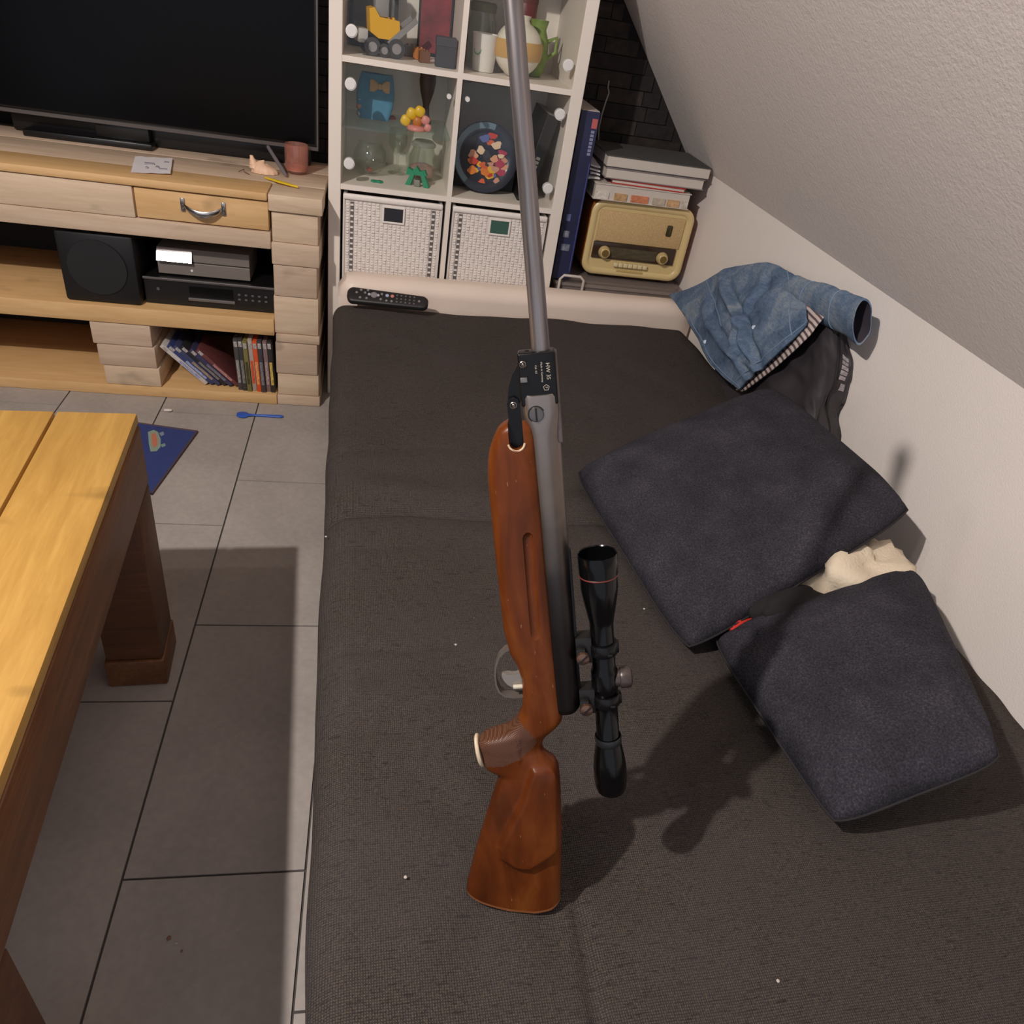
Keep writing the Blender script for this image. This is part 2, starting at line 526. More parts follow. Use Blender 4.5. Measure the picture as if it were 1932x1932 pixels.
# two woven baskets in the second row
wicker = mat('white_wicker', (236, 228, 222), 0.6, var=0.04, vscale=60)
def basket(x0, x1, label, holecol, hname):
    z0, z1, y0 = 0.3905, 0.712, 0.004
    b = thing('storage_basket', label, 'basket', ((x0 + x1) / 2, 0.19, z0), group='woven baskets in the shelf')
    w_ = x1 - x0
    bm = bmesh.new()
    for a in ((x0, x1, y0 + 0.004, y0 + 0.010, z0, z1 - 0.01), (x0, x1, 0.36, 0.366, z0, z1 - 0.01), (x0, x0 + 0.006, y0, 0.366, z0, z1 - 0.01),
              (x1 - 0.006, x1, y0, 0.366, z0, z1 - 0.01), (x0, x1, y0 + 0.004, 0.366, z0, z0 + 0.006)):
        bx(bm, *a)
    obj('basket_body', bm, mat('wicker_gap_shade', (212, 204, 198), 0.8), b)
    bm = bmesh.new()
    # rim and corner posts
    bx(bm, x0, x1, y0 - 0.004, y0 + 0.012, z1 - 0.018, z1, bev=0.005)
    bx(bm, x0, x0 + 0.012, y0 - 0.003, 0.366, z1 - 0.016, z1, bev=0.005)
    bx(bm, x1 - 0.012, x1, y0 - 0.003, 0.366, z1 - 0.016, z1, bev=0.005)
    obj('rim', bm, wicker, b, 50)
    hx0, hx1, hz0, hz1 = x0 + w_ * 0.41, x0 + w_ * 0.60, z1 - 0.072, z1 - 0.030
    # woven strands of the front: short raised knuckles, brickwork order
    bm = bmesh.new()
    nc, nr = 22, 34
    cw, rh = (w_ - 0.016) / nc, (z1 - 0.022 - z0) / nr
    for r in range(nr):
        for c in range(nc):
            xa = x0 + 0.008 + c * cw; za = z0 + 0.002 + r * rh
            xc, zc = xa + cw / 2, za + rh / 2
            if hx0 - 0.008 < xc < hx1 + 0.008 and hz0 - 0.006 < zc < hz1 + 0.006: continue
            edge = c in (1, nc - 2) and r % 2
            if edge: continue
            up = (c + r // 2) % 2
            d = 0.0045 if up else 0.0025
            g = 0.0006
            vs = [bm.verts.new(p) for p in ((xa + g, y0 + 0.005, za + g), (xa + cw - g, y0 + 0.005, za + g), (xa + cw - g, y0 + 0.005, za + rh - g), (xa + g, y0 + 0.005, za + rh - g),
                  (xa + cw * .25, y0 + 0.004 - d, za + rh * .25), (xa + cw * .75, y0 + 0.004 - d, za + rh * .25), (xa + cw * .75, y0 + 0.004 - d, za + rh * .75), (xa + cw * .25, y0 + 0.004 - d, za + rh * .75))]
            for f in ((0, 1, 5, 4), (1, 2, 6, 5), (2, 3, 7, 6), (3, 0, 4, 7), (4, 5, 6, 7)): bm.faces.new([vs[i] for i in f])
    for c in (1, nc - 2):
        xa = x0 + 0.008 + c * cw
        obj('hole_shade_strip', box(xa + 0.001, xa + cw - 0.001, y0 + 0.0028, y0 + 0.0045, z0 + 0.004, z1 - 0.024), mat('wicker_hole_shade', (104, 98, 96), 0.9), b)  # solid dark strip, shade of the open weave put into its colour
    wv = obj('front_weave', bm, wicker, b)
    wv['kind'] = 'stuff'
    # handle hole with a frame, the dark things inside showing through
    bm = bmesh.new()
    for a in ((hx0 - 0.006, hx1 + 0.006, y0 - 0.003, y0 + 0.008, hz1, hz1 + 0.006), (hx0 - 0.006, hx1 + 0.006, y0 - 0.003, y0 + 0.008, hz0 - 0.006, hz0),
              (hx0 - 0.006, hx0, y0 - 0.003, y0 + 0.008, hz0, hz1), (hx1, hx1 + 0.006, y0 - 0.003, y0 + 0.008, hz0, hz1)):
        bx(bm, *a, bev=0.0015)
    obj('handle_frame', bm, wicker, b)
    obj('handle_opening', box(hx0, hx1, y0 - 0.0005, y0 + 0.0035, hz0, hz1), mat(hname, holecol, 0.8), b)
basket(0.046, 0.365, 'white woven basket with dark handle opening, left of the two', (38, 38, 46), 'dark_handle_gap')
basket(0.397, 0.716, 'white woven basket with green showing through its handle opening', (56, 92, 82), 'green_handle_gap')

# ------------------------------------------------------------------ television and pallet-wood cabinet
pw = [wood('pale_pallet_wood_%d' % i, a, b, 1.0, 'X', 0.65) for i, (a, b) in enumerate((((186, 160, 134), (214, 192, 170)), ((194, 168, 140), (220, 198, 172)), ((178, 154, 132), (208, 186, 164))))]
ywood = wood('yellow_pine', (200, 158, 104), (222, 184, 134), 1.0, 'X', 0.6)
tvu = thing('pallet_tv_cabinet', 'pale pallet wood cabinet with a drawer below the television', 'cabinet', (-0.72, 0.13, 0.0))
YU, YUB = -0.11, 0.37
def plank(x0, x1, y0, y1, z0, z1, m, name='plank', jit=0.0):
    o = obj(name, box(x0, x1, y0 + jit, y1, z0, z1, bev=0.004, seg=2), m, tvu, 40)
    return o
RZ = (0.0, 0.038, 0.120, 0.237, 0.267, 0.397, 0.500, 0.570, 0.662)
for i, (a, b) in enumerate(zip(RZ, RZ[1:])):
    plank(-0.166 + 0.003 * (i % 2), -0.020 - 0.004 * ((i * 7) % 3), YU, YUB, a + 0.0005, b - 0.0005, pw[i % 3], jit=0.003 * ((i * 5) % 3))
# left end pillar, out of the picture
for i, (a, b) in enumerate(zip(RZ, RZ[1:])):
    plank(-1.42, -1.28, YU, YUB, a + 0.0005, b - 0.0005, pw[(i + 1) % 3])
# middle pillar in the lower row
for i, (a, b) in enumerate(((0.038, 0.105), (0.106, 0.180), (0.181, 0.257))):
    plank(-0.72 - 0.01 * i, -0.546 - 0.006 * i, YU + 0.002 * i, YUB, a, b - 0.0005, pw[(i + 1) % 3])
plank(-1.28, -0.167, YU - 0.002, YUB, 0.0, 0.037, ywood)                 # bottom board
plank(-1.28, -0.167, YU, YUB, 0.258, 0.314, ywood)                      # middle shelf
plank(-1.28, -0.167, YU + 0.001, YUB, 0.546, 0.598, pw[0])              # rail under the drawer
plank(-1.28, -0.553, YU + 0.001, YUB, 0.599, 0.690, pw[1])
# top boards
plank(-1.44, -0.172, YU - 0.006, 0.02, 0.692, 0.715, ywood)
plank(-1.44, -0.010, 0.023, 0.20, 0.690, 0.7145, pw[0])
plank(-1.44, -0.010, 0.203, YUB, 0.690, 0.715, pw[2])
plank(-0.170, -0.010, YU - 0.004, 0.02, 0.664, 0.7135, pw[1])
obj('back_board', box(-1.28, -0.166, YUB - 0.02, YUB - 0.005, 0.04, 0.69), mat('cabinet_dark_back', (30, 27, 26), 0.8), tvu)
dr = obj('drawer', box(-0.549, -0.171, YU + 0.004, 0.30, 0.602, 0.688, bev=0.003), ywood, tvu, 40)
chrome = mat('satin_chrome', (190, 186, 182), 0.22, 1.0)
bm = bmesh.new()
hp = []
for i in range(13):
    a = i / 12
    hp.append((-0.412 + 0.108 * a, YU - 0.004 - 0.020 * math.sin(math.pi * a) ** 0.7, 0.652 - 0.016 * math.sin(math.pi * a)))
R = []
for i, p in enumerate(hp):
    wd = 0.0065 + 0.003 * math.sin(math.pi * i / 12)
    R.append([Vector(p) + Vector((0, 0.003 * math.cos(k * math.pi / 4), wd * math.sin(k * math.pi / 4))) for k in range(8)])
ringloft(bm, R)
for hx in (-0.416, -0.300):
    bx(bm, hx - 0.006, hx + 0.006, YU - 0.001, YU + 0.004, 0.634, 0.672, bev=0.001)
hd = obj('handle', bm, chrome, dr, 50)
for hx in (-0.416, -0.300):
    for hz in (0.641, 0.652):
        bm = bmesh.new(); cyl(bm, (hx, YU - 0.003, hz), (hx, YU, hz), 0.0028, seg=10)
        obj('screw', bm, chrome, dr, 50)

black_pl = mat('black_plastic', (20, 19, 20), 0.35)
tv = thing('television', 'large black flat screen television switched off on the cabinet', 'television', (-0.67, 0.255, 0.715))
TY = 0.235
obj('housing', box(-1.30, -0.047, TY, TY + 0.04, 0.779, 1.50, bev=0.004), black_pl, tv, 40)
obj('screen', box(-1.29, -0.058, TY - 0.0025, TY - 0.0005, 0.798, 1.49), mat('dark_screen', (9, 9, 11), 0.22, spec=0.12), tv)
bez = mat('grey_bezel', (104, 98, 96), 0.3, 0.6)
obj('bezel_strip', box(-1.30, -0.047, TY - 0.004, TY + 0.001, 0.779, 0.790), bez, tv)
obj('bezel_strip', box(-0.052, -0.047, TY - 0.004, TY + 0.001, 0.790, 1.50), bez, tv)
obj('stand_neck', box(-0.74, -0.58, TY + 0.01, TY + 0.035, 0.735, 0.79, bev=0.004), black_pl, tv, 40)
obj('stand_foot', box(-0.95, -0.57, TY - 0.01, TY + 0.045, 0.7155, 0.735, bev=0.004), black_pl, tv, 40)
place(tag(obj('soundbar', box(-1.0, -0.075, 0.285, 0.362, 0.7155, 0.79, bev=0.01), black_pl, None, 40), 'black soundbar behind the television on the cabinet', 'soundbar'))

# devices in the middle compartment
pl = thing('disc_player', 'black disc player in the middle compartment of the pallet cabinet', 'disc player', (-0.37, 0.06, 0.3145))
obj('case', box(-0.572, -0.170, -0.055, 0.26, 0.3155, 0.400, bev=0.002), black_pl, pl)
obj('top_edge', box(-0.573, -0.169, -0.060, -0.052, 0.3965, 0.4035, bev=0.001), mat('silver_trim', (120, 116, 116), 0.3, 0.7), pl)
obj('display_window', box(-0.435, -0.300, -0.058, -0.054, 0.350, 0.384), mat('display_black', (8, 8, 9), 0.08), pl)
obj('disc_tray', box(-0.440, -0.295, -0.060, -0.054, 0.336, 0.345, bev=0.001), mat('tray_silver', (128, 124, 122), 0.3, 0.6), pl)
for i in range(5):
    for j in range(2):
        bm = bmesh.new(); bx(bm, -0.285 + i * 0.021, -0.276 + i * 0.021, -0.058, -0.054, 0.350 + j * 0.016, 0.356 + j * 0.016, bev=0.001)
        obj('button', bm, mat('button_grey', (84, 82, 84), 0.4), pl)
bm = bmesh.new(); cyl(bm, (-0.53, -0.058, 0.366), (-0.53, -0.053, 0.366), 0.005, seg=14)
obj('button', bm, MATS['button_grey'], pl)
gbox = mat('grey_box_plastic', (122, 114, 108), 0.45)
p0 = ony(300, 518, -0.02); p1 = ony(473, 540, -0.02)
for i, lb in enumerate(('lower of two flat grey set-top boxes stacked on the disc player', 'upper grey set-top box with an added lamp glare wedge, top of the stack')):
    z0 = 0.4045 + i * 0.0445
    b = thing('set_top_box', lb, 'set-top box', ((p0.x + p1.x) / 2, 0.05, z0), group='grey boxes on the player')
    obj('case', box(p0.x + 0.002 * i, p1.x, -0.02, 0.16, z0 + 0.0005, z0 + 0.042, bev=0.002), gbox, b)
    if i:
        bm = bmesh.new()
        prism(bm, [(-0.0205, z0 + 0.039), (-0.0405, z0 + 0.004), (-0.0205, z0 + 0.003)], p0.x + 0.003, p0.x + 0.108, Matrix(((0, 0, 1, 0), (1, 0, 0, 0), (0, 1, 0, 0), (0, 0, 0, 1))))  # added wedge, tilted so its mirror face throws the spot's glare
        obj('glare_wedge', bm, mat('glare_silver', (226, 226, 230), 0.2, 0.9), b)
    else:
        bm = bmesh.new(); cyl(bm, (p0.x + 0.103, -0.022, z0 + 0.018), (p0.x + 0.103, -0.019, z0 + 0.018), 0.004, seg=12)
        obj('button', bm, frost, b)
sub = thing('subwoofer', 'black speaker box at the left of the disc player', 'speaker', (-0.68, 0.1, 0.3145))
obj('cabinet', box(-0.80, -0.578, -0.09, 0.30, 0.315, 0.535, bev=0.01), mat('black_vinyl', (16, 15, 17), 0.5), sub, 40)
bm = bmesh.new(); cyl(bm, (-0.69, -0.096, 0.43), (-0.69, -0.088, 0.43), 0.085, seg=32)
obj('speaker_cone', bm, mat('black_cone', (24, 24, 26), 0.6), sub, 50)

# film cases in the lower compartment
def film_case(x, y, z, ang, h, wd, col, lab, cname, title, tcol, tfrac=(0.15, 0.6)):
    M = Matrix.Translation((x, y, z)) @ Matrix.Rotation(ang, 4, 'Y')
    o = thing('film_case', lab, 'film case', (x, y, z), (Matrix.Rotation(ang, 3, 'Y')), 'film cases in the lower compartment')
    obj('case', box(-wd / 2, wd / 2, 0, 0.135, 0.0, h, bev=0.0015), mat('case_' + cname, col, 0.4, var=0.15, vscale=40), o, 40, world=False)
    obj('spine_title', box(-wd * 0.30, wd * 0.30, -0.0006, 0.0004, h * tfrac[0], h * tfrac[1]), mat('title_' + title, tcol, 0.5, var=0.5, vscale=160), o, world=False)
    obj('spine_logo', box(-wd * 0.36, wd * 0.36, -0.0006, 0.0004, h * 0.86, h * 0.96), mat('spine_logo_grey', (170, 164, 160), 0.5, var=0.4, vscale=200), o, world=False)
ups = [((70, 66, 66), 'charcoal', 'greypale', (150, 146, 142), 'charcoal film case, first of the upright row'),
       ((58, 56, 58), 'slate', 'greydim', (120, 116, 112), 'dark slate film case with grey title in the upright row'),
       ((120, 112, 62), 'olive', 'olivedark', (70, 66, 40), 'olive green film case in the upright row'),
       ((168, 156, 148), 'ivory', 'rust', (206, 84, 40), 'pale film case with a rust coloured lower spine'),
       ((212, 84, 40), 'orange', 'yellowpale', (235, 150, 90), 'bright orange film case in the upright row'),
       ((64, 60, 66), 'graphite', 'silver', (120, 116, 118), 'graphite film case right of the orange one'),
       ((128, 104, 102), 'mauve', 'mauvepale', (166, 140, 138), 'dusty mauve film case near the right end'),
       ((44, 38, 36), 'umber', 'gold', (196, 168, 80), 'dark brown film case with gold lettering at the right end')]
for i, (c, cn, tn, tc, lab) in enumerate(ups):
    film_case(-0.291 + i * 0.0158, YU + 0.02 - 0.004 * (i % 3), 0.0375, math.radians(-2.5), 0.188 + 0.004 * (i % 2), 0.0148, c, lab, cn, tn, tc)
lean = [((196, 190, 186), 'pearl', 'bluelight', (150, 156, 190), 'pale silver film case leaning lowest in the slanted group', 0.0),
        ((52, 62, 110), 'royal', 'bluewhite', (150, 160, 196), 'royal blue film case leaning second in the slanted group', 0.0),
        ((60, 66, 98), 'steelblue', 'tan', (150, 130, 112), 'steel blue film case with tan title leaning in the slanted group', 0.0),
        ((40, 38, 44), 'soot', 'ash', (120, 114, 112), 'sooty black film case leaning in the middle of the slanted group', 0.0),
        ((56, 54, 84), 'indigo', 'ash2', (110, 108, 120), 'indigo film case leaning near the top of the slanted group', 0.0),
        ((104, 58, 58), 'wine', 'pinkish', (170, 120, 116), 'wine red film case leaning on top of the slanted group', 0.0)]
A = math.radians(-45)
for i, (c, cn, tn, tc, lab, _) in enumerate(lean):
    # bottom corner steps along the floor of the compartment
    film_case(-0.407 + i * 0.0207, YU + 0.035 + 0.003 * (i % 2), 0.0435, A, 0.188 if i < 4 else 0.176, 0.0145, c, lab, cn, tn, tc)

# on top of the cabinet
ZT = 0.7155
def quadp(pts, z): return [onz(u, v, z) for u, v in pts]
bm = bmesh.new()
q = quadp(((255, 296), (326, 302), (322, 331), (247, 326)), ZT)
V = []
grid(bm, 10, 6, lambda u, v: q[0].lerp(q[1], u).lerp(q[3].lerp(q[2], u), v) + Vector((0, 0, 0.001 + 0.004 * abs(nz(u * 3, v * 3)) + 0.004 * u * u)))
r = bmesh.ops.extrude_face_region(bm, geom=bm.faces[:])
bmesh.ops.translate(bm, verts=[e for e in r['geom'] if isinstance(e, bmesh.types.BMVert)], vec=(0, 0, 0.0006))
note = place(tag(obj('paper_note', bm, mat('note_paper', (226, 220, 222), 0.8), None, 60), 'small white paper note with faint scribbles on the cabinet top', 'note'))
bm = bmesh.new()
for a, b, c_, d in ((0.3, 0.55, 0.45, 0.52), (0.6, 0.68, 0.62, 0.7), (0.8, 0.92, 0.3, 0.36), (0.7, 0.9, 0.75, 0.8), (0.35, 0.4, 0.7, 0.76)):
    qq = [q[0].lerp(q[1], u).lerp(q[3].lerp(q[2], u), v) + Vector((0, 0, 0.0078)) for u, v in ((a, c_), (b, c_), (b, d), (a, d))]
    bm = bmesh.new()
    ringloft(bm, [[p + Vector((0, 0, h)) for p in qq] for h in (-0.004, 0.0)])
    obj('scribble', bm, mat('grey_ink', (150, 146, 156), 0.7), note)

# ribbed pink tumbler
tb = onz(560, 326, ZT); k = mpp(tb)
tum = thing('pink_glass_tumbler', 'ribbed pink glass tumbler on the cabinet corner', 'tumbler', tb)
def ribbed(bm, prof, seg=72, amp=0.0008, inner=False):
    R = []
    for r, z in prof:
        R.append([Vector(((r + (amp if (i % 4 < 2) else 0)) * math.cos(2 * math.pi * i / seg), (r + (amp if (i % 4 < 2) else 0)) * math.sin(2 * math.pi * i / seg), z)) for i in range(seg)])
    return ringloft(bm, R, True, False)
bm = bmesh.new()
ribbed(bm, [(0.026, 0.0005), (0.033, 0.006), (0.036, 0.02), (0.0375, 0.085), (0.036, 0.088), (0.0345, 0.084), (0.032, 0.014), (0.010, 0.010)])
obj('glass_body', bm, glass('pink_glass', (244, 212, 202), 0.25, 0.16, (232, 180, 164)), tum, 40, world=False)
bm = bmesh.new(); lathe(bm, [(0.030, 0.0085), (0.0315, 0.012), (0.0315, 0.020), (0.02, 0.021)], 32)
obj('candle_wax', bm, mat('pink_wax', (214, 176, 160), 0.5), tum, 50, world=False)

# soft peach ornament, pen, pencil feather, hair clip
sh = onz(500, 326, ZT)
orn = thing('seashell_ornament', 'peach coloured seashell ornament beside the pink tumbler', 'ornament', sh)
bm = bmesh.new()
NR_, NT_ = 14, 48
R = []
for i in range(NR_ + 1):
    f0 = math.pi / 2 * i / NR_
    ring = []
    for j in range(NT_):
        a_ = 2 * math.pi * j / NT_
        rdg = 1 + 0.07 * abs(math.sin(a_ * 6)) * math.cos(f0)
        ring.append(Vector((0.040 * math.cos(a_) * max(math.cos(f0), 0.02) * rdg, 0.028 * math.sin(a_) * max(math.cos(f0), 0.02) * rdg, 0.0005 + 0.030 * math.sin(f0) * (1 - 0.25 * math.cos(a_)))))
    R.append(ring)
ringloft(bm, R)
obj('shell_body', bm, mat('peach_shell', (226, 188, 158), 0.55, var=0.06, vscale=50), orn, 60, world=False)
bm = bmesh.new()
R = []
for i in range(10):
    s0_ = i / 9
    rr_ = 0.018 * (1 - 0.75 * s0_) * (1 + 0.10 * math.sin(i * 2.4))
    R.append([Vector((-0.030 - 0.010 * s0_ + rr_ * math.cos(q_), rr_ * math.sin(q_), 0.012 + 0.036 * s0_)) for q_ in [2 * math.pi * j / 20 for j in range(20)]])
ringloft(bm, R)
obj('shell_spire', bm, MATS['peach_shell'], orn, 60, world=False)
pa = ony(505, 276, 0.235); pb = onz(540, 332, ZT + 0.006)
bm = bmesh.new(); tube(bm, [pb, pb.lerp(pa, 0.08), pa.lerp(pb, 0.05), pa], [0.002, 0.006, 0.006, 0.0045], 12)
pen = tag(obj('marker_pen', bm, mat('grey_pen', (112, 106, 110), 0.5), None, 50), 'grey marker pen leaning against the shell ornament', 'pen')
place(pen)
a_, b_ = onz(500, 335, ZT + 0.004), onz(562, 353, ZT + 0.004)
bm = bmesh.new()
R = []
for i in range(13):
    s = i / 12
    p = a_.lerp(b_, s); wd = 0.0015 + 0.009 * math.sin(math.pi * s) ** 0.8
    sd = (b_ - a_).cross(Vector((0, 0, 1))).normalized()
    R.append([p + sd * (wd * math.cos(q_)) + Vector((0, 0, 0.0035 * math.sin(q_))) for q_ in [2 * math.pi * j / 10 for j in range(10)]])
ringloft(bm, R)
place(tag(obj('yellow_float', bm, mat('yellow_float', (224, 190, 44), 0.45), None, 50), 'slim yellow fishing float lying on the cabinet top', 'float'))
c0 = onz(458, 324, ZT + 0.0025)
bm = bmesh.new()
tube(bm, [c0 + Vector(p) for p in ((-0.012, -0.004, 0), (-0.004, 0.010, 0.002), (0.004, 0.002, 0.008), (0.006, -0.010, 0.002), (0.016, -0.014, 0), (0.024, -0.024, 0))], 0.0011, 6)
place(tag(obj('wire_clip', bm, mat('brown_wire', (104, 82, 70), 0.5, 0.4), None, 60), 'thin bent brown wire clip lying beside the shell ornament', 'clip'))

# ------------------------------------------------------------------ things in the shelf compartments
def std(px, py, z):
    p = onz(px, py, z)
    return p, mpp(p)
Z4, Z3 = 1.0915, 0.7405
# --- top row, left: dark picture frame, toy loader, red print, small dark box
fr = thing('framed_picture', 'black framed picture leaning at the left of the top compartment', 'picture', (0.075, 0.30, Z4))
M = Matrix.Translation((0.095, 0.30, Z4)) @ Matrix.Rotation(math.radians(-8), 4, 'X')
bm = box(-0.05, 0.10, -0.006, 0.006, 0.002, 0.26, bev=0.001); bm.transform(M); obj('frame', bm, mat('black_frame', (26, 25, 27), 0.4), fr)
bm = box(-0.038, 0.088, -0.0075, -0.0055, 0.014, 0.248); bm.transform(M); obj('picture', bm, mat('grey_print', (96, 92, 90), 0.5, var=0.4, vscale=18), fr)

yel = mat('toy_yellow', (226, 168, 24), 0.35)
tgry = mat('toy_grey', (138, 134, 134), 0.4)
tdark = mat('toy_dark_grey', (62, 60, 62), 0.45)
pt, k = std(728, 106, Z4)
lod = thing('toy_loader', 'yellow and grey toy brick loader in the top left compartment', 'toy', (pt.x, pt.y, Z4), Matrix.Rotation(math.radians(12), 3, 'Z'))
bm = bmesh.new()
prism(bm, [(-0.055, 0.060), (-0.060, 0.118), (-0.045, 0.122), (-0.028, 0.100), (0.030, 0.096), (0.034, 0.066), (0.016, 0.046), (-0.030, 0.046)], -0.030, 0.030, Matrix(((1, 0, 0, 0), (0, 0, 1, 0), (0, 1, 0, 0), (0, 0, 0, 1))))
hull = obj('hull', bm, yel, lod, world=False)
for i in range(3):
    for j in range(2):
        bm = bmesh.new(); cyl(bm, (-0.016 + 0.016 * i, -0.012 + 0.024 * j, 0.094), (-0.016 + 0.016 * i, -0.012 + 0.024 * j, 0.102), 0.0045, seg=12)
        obj('stud', bm, yel, hull, 50, world=False)
for wx_, wr in ((-0.050, 0.024), (0.022, 0.026), (-0.014, 0.018)):
    for wy in (-0.045, 0.032):
        bm = bmesh.new(); cyl(bm, (wx_, wy, wr), (wx_, wy + 0.014, wr), wr, seg=20)
        wl = obj('wheel', bm, tdark, lod, 40, world=False)
        bm = bmesh.new(); cyl(bm, (wx_, wy - 0.002, wr), (wx_, wy + 0.016, wr), wr * 0.55, seg=14)
        obj('hub', bm, tgry, wl, 40, world=False)
bm = bmesh.new(); bx(bm, -0.040, 0.0, -0.02, 0.02, 0.100, 0.150, bev=0.003); obj('cab', bm, tgry, lod, 40, world=False)
bm = bmesh.new(); prism(bm, [(-0.005, 0.040), (0.006, 0.030), (0.085, 0.100), (0.076, 0.112)], -0.040, -0.031, Matrix(((1, 0, 0, 0), (0, 0, 1, 0), (0, 1, 0, 0), (0, 0, 0, 1))))
obj('boom', bm, tgry, lod, world=False)
bm = bmesh.new(); prism(bm, [(-0.005, 0.040), (0.006, 0.030), (0.085, 0.100), (0.076, 0.112)], 0.031, 0.040, Matrix(((1, 0, 0, 0), (0, 0, 1, 0), (0, 1, 0, 0), (0, 0, 0, 1))))
obj('boom', bm, tgry, lod, world=False)
bm = bmesh.new(); bx(bm, -0.090, -0.062, -0.034, 0.034, 0.030, 0.066, bev=0.003); obj('bucket', bm, mat('toy_pale_grey', (176, 172, 170), 0.4), lod, 40, world=False)
# loose toy bricks beside the loader
bc = [('toy_grey', tgry), ('toy_dark', tdark), ('toy_orange', mat('toy_orange', (196, 128, 78), 0.4)), ('toy_white', mat('toy_white', (206, 202, 198), 0.4)), ('toy_brown', mat('toy_brown', (120, 80, 56), 0.5))]
words = ['mid grey', 'dark grey', 'orange tan', 'white', 'brown', 'smoky grey', 'pale tan']
spots = [(772, 106, 0, 0, 'lying flat nearest the loader wheel'), (790, 112, 2, 1, 'in front of the dark little box'), (785, 92, 1, 2, 'behind the front row of loose bricks'),
         (800, 118, 4, 0, 'at the right front of the loose bricks'), (802, 98, 3, 1, 'at the right rear of the loose bricks')]
for i, (px, py, ci, rot, where) in enumerate(spots):
    p, k = std(px, py, Z4)
    b = thing('toy_brick', words[ci] + ' toy brick ' + where, 'toy brick', (p.x, p.y, Z4), Matrix.Rotation(0.5 * rot + 0.2, 3, 'Z'), 'loose toy bricks by the loader')
    hh = 0.030 if i != 2 else 0.042
    obj('block', box(-0.016, 0.016, -0.010, 0.010, 0.0005, hh, bev=0.001), bc[ci][1], b, world=False)
    for sx in (-0.008, 0.008):
        bm = bmesh.new(); cyl(bm, (sx, 0, hh), (sx, 0, hh + 0.004), 0.0045, seg=10); obj('stud', bm, bc[ci][1], b, 50, world=False)
rp = thing('red_print', 'dark red framed print at the back of the top left compartment', 'print', (0.30, 0.345, Z4))
M = Matrix.Translation((0.315, 0.33, Z4)) @ Matrix.Rotation(math.radians(-6), 4, 'X')
bm = box(-0.055, 0.055, -0.005, 0.005, 0.002, 0.23, bev=0.001); bm.transform(M); obj('frame', bm, MATS['black_frame'], rp)
bm = box(-0.048, 0.048, -0.0065, -0.0045, 0.010, 0.222); bm.transform(M); obj('picture', bm, mat('dark_red_print', (122, 40, 46), 0.45, var=0.55, vscale=14), rp)
p, k = std(838, 128, Z4)
bb = thing('small_dark_box', 'small dark grey gift box at the right front of the top left compartment', 'box', (p.x, p.y, Z4))
obj('box_body', box(p.x - 0.027, p.x + 0.030, p.y, p.y + 0.05, Z4 + 0.0003, Z4 + 0.062, bev=0.001), mat('charcoal_card', (58, 56, 62), 0.6), bb)
obj('box_lid', box(p.x - 0.0285, p.x + 0.0315, p.y - 0.0015, p.y + 0.0515, Z4 + 0.055, Z4 + 0.078, bev=0.001), mat('charcoal_card_lid', (66, 63, 70), 0.55), bb)

# --- top row, right: white cup, clear jar, globe vase, green jug, blue bottle
p, k = std(912, 137, Z4)
cup = thing('paper_cup', 'white tapered cup with a small green round print', 'cup', (p.x, p.y + 0.03, Z4))
bm = bmesh.new(); lathe(bm, [(0.031, 0.0005), (0.033, 0.002), (0.040, 0.098), (0.0415, 0.100), (0.040, 0.101), (0.0385, 0.098), (0.031, 0.006)], 40)
obj('cup_body', bm, mat('white_cup', (236, 232, 226), 0.5), cup, 50, world=False)
def on_cyl(cx, cy, r, ang, z, s=1.0): return Vector((cx + r * math.sin(ang), cy - r * math.cos(ang), z))
bm = bmesh.new()
R = []
for rr in (0.010, 0.0145):
    R.append([on_cyl(0, 0, 0.0372, -0.75 + rr * math.cos(2 * math.pi * i / 20) / 0.0372, 0.058 + rr * math.sin(2 * math.pi * i / 20)) for i in range(20)])
ringloft(bm, R, False, False)
obj('green_print', bm, mat('pale_green_print', (124, 168, 132), 0.6), cup, world=False)
jg = glass('clear_glass', (247, 249, 246), 0.18, 0.03, (200, 205, 196))
p, k = std(925, 112, Z4)
jar = thing('clear_glass_jar', 'clear glass jar standing behind the white cup', 'jar', (0.455, 0.235, Z4))
bm = bmesh.new(); lathe(bm, [(0.040, 0.001), (0.046, 0.006), (0.046, 0.120), (0.038, 0.140), (0.038, 0.150), (0.036, 0.150), (0.036, 0.139), (0.043, 0.119), (0.043, 0.010), (0.01, 0.006)], 32)
obj('jar_body', bm, jg, jar, 50, world=False)
bm = bmesh.new(); lathe(bm, [(0.040, 0.150), (0.041, 0.170), (0.036, 0.176), (0.01, 0.177)], 28); obj('lid', bm, mat('olive_lid', (120, 116, 92), 0.5), jar, 50, world=False)
vs = thing('globe_vase', 'round cream globe vase with an ochre band behind the gun barrel', 'vase', (0.561, 0.122, Z4))
bm = bmesh.new(); lathe(bm, [(0.030, 0.001)] + [(0.072 * math.sin(a) + 0.002, 0.074 - 0.074 * math.cos(a)) for a in [math.radians(x) for x in range(30, 160, 8)]] + [(0.024, 0.150), (0.028, 0.162), (0.025, 0.162), (0.021, 0.148)], 40)
obj('vase_body', bm, mat('cream_glaze', (226, 218, 202), 0.3), vs, 60, world=False)
bm = bmesh.new(); lathe(bm, [(0.0722, 0.050), (0.0752, 0.062), (0.0760, 0.074), (0.0752, 0.086), (0.0722, 0.098)], 40, None, False, False)
obj('painted_band', bm, mat('ochre_band', (200, 158, 96), 0.4), vs, 60, world=False)
gj = thing('green_jug', 'mottled green jug at the back beside the blue bottle', 'jug', (0.632, 0.215, Z4))
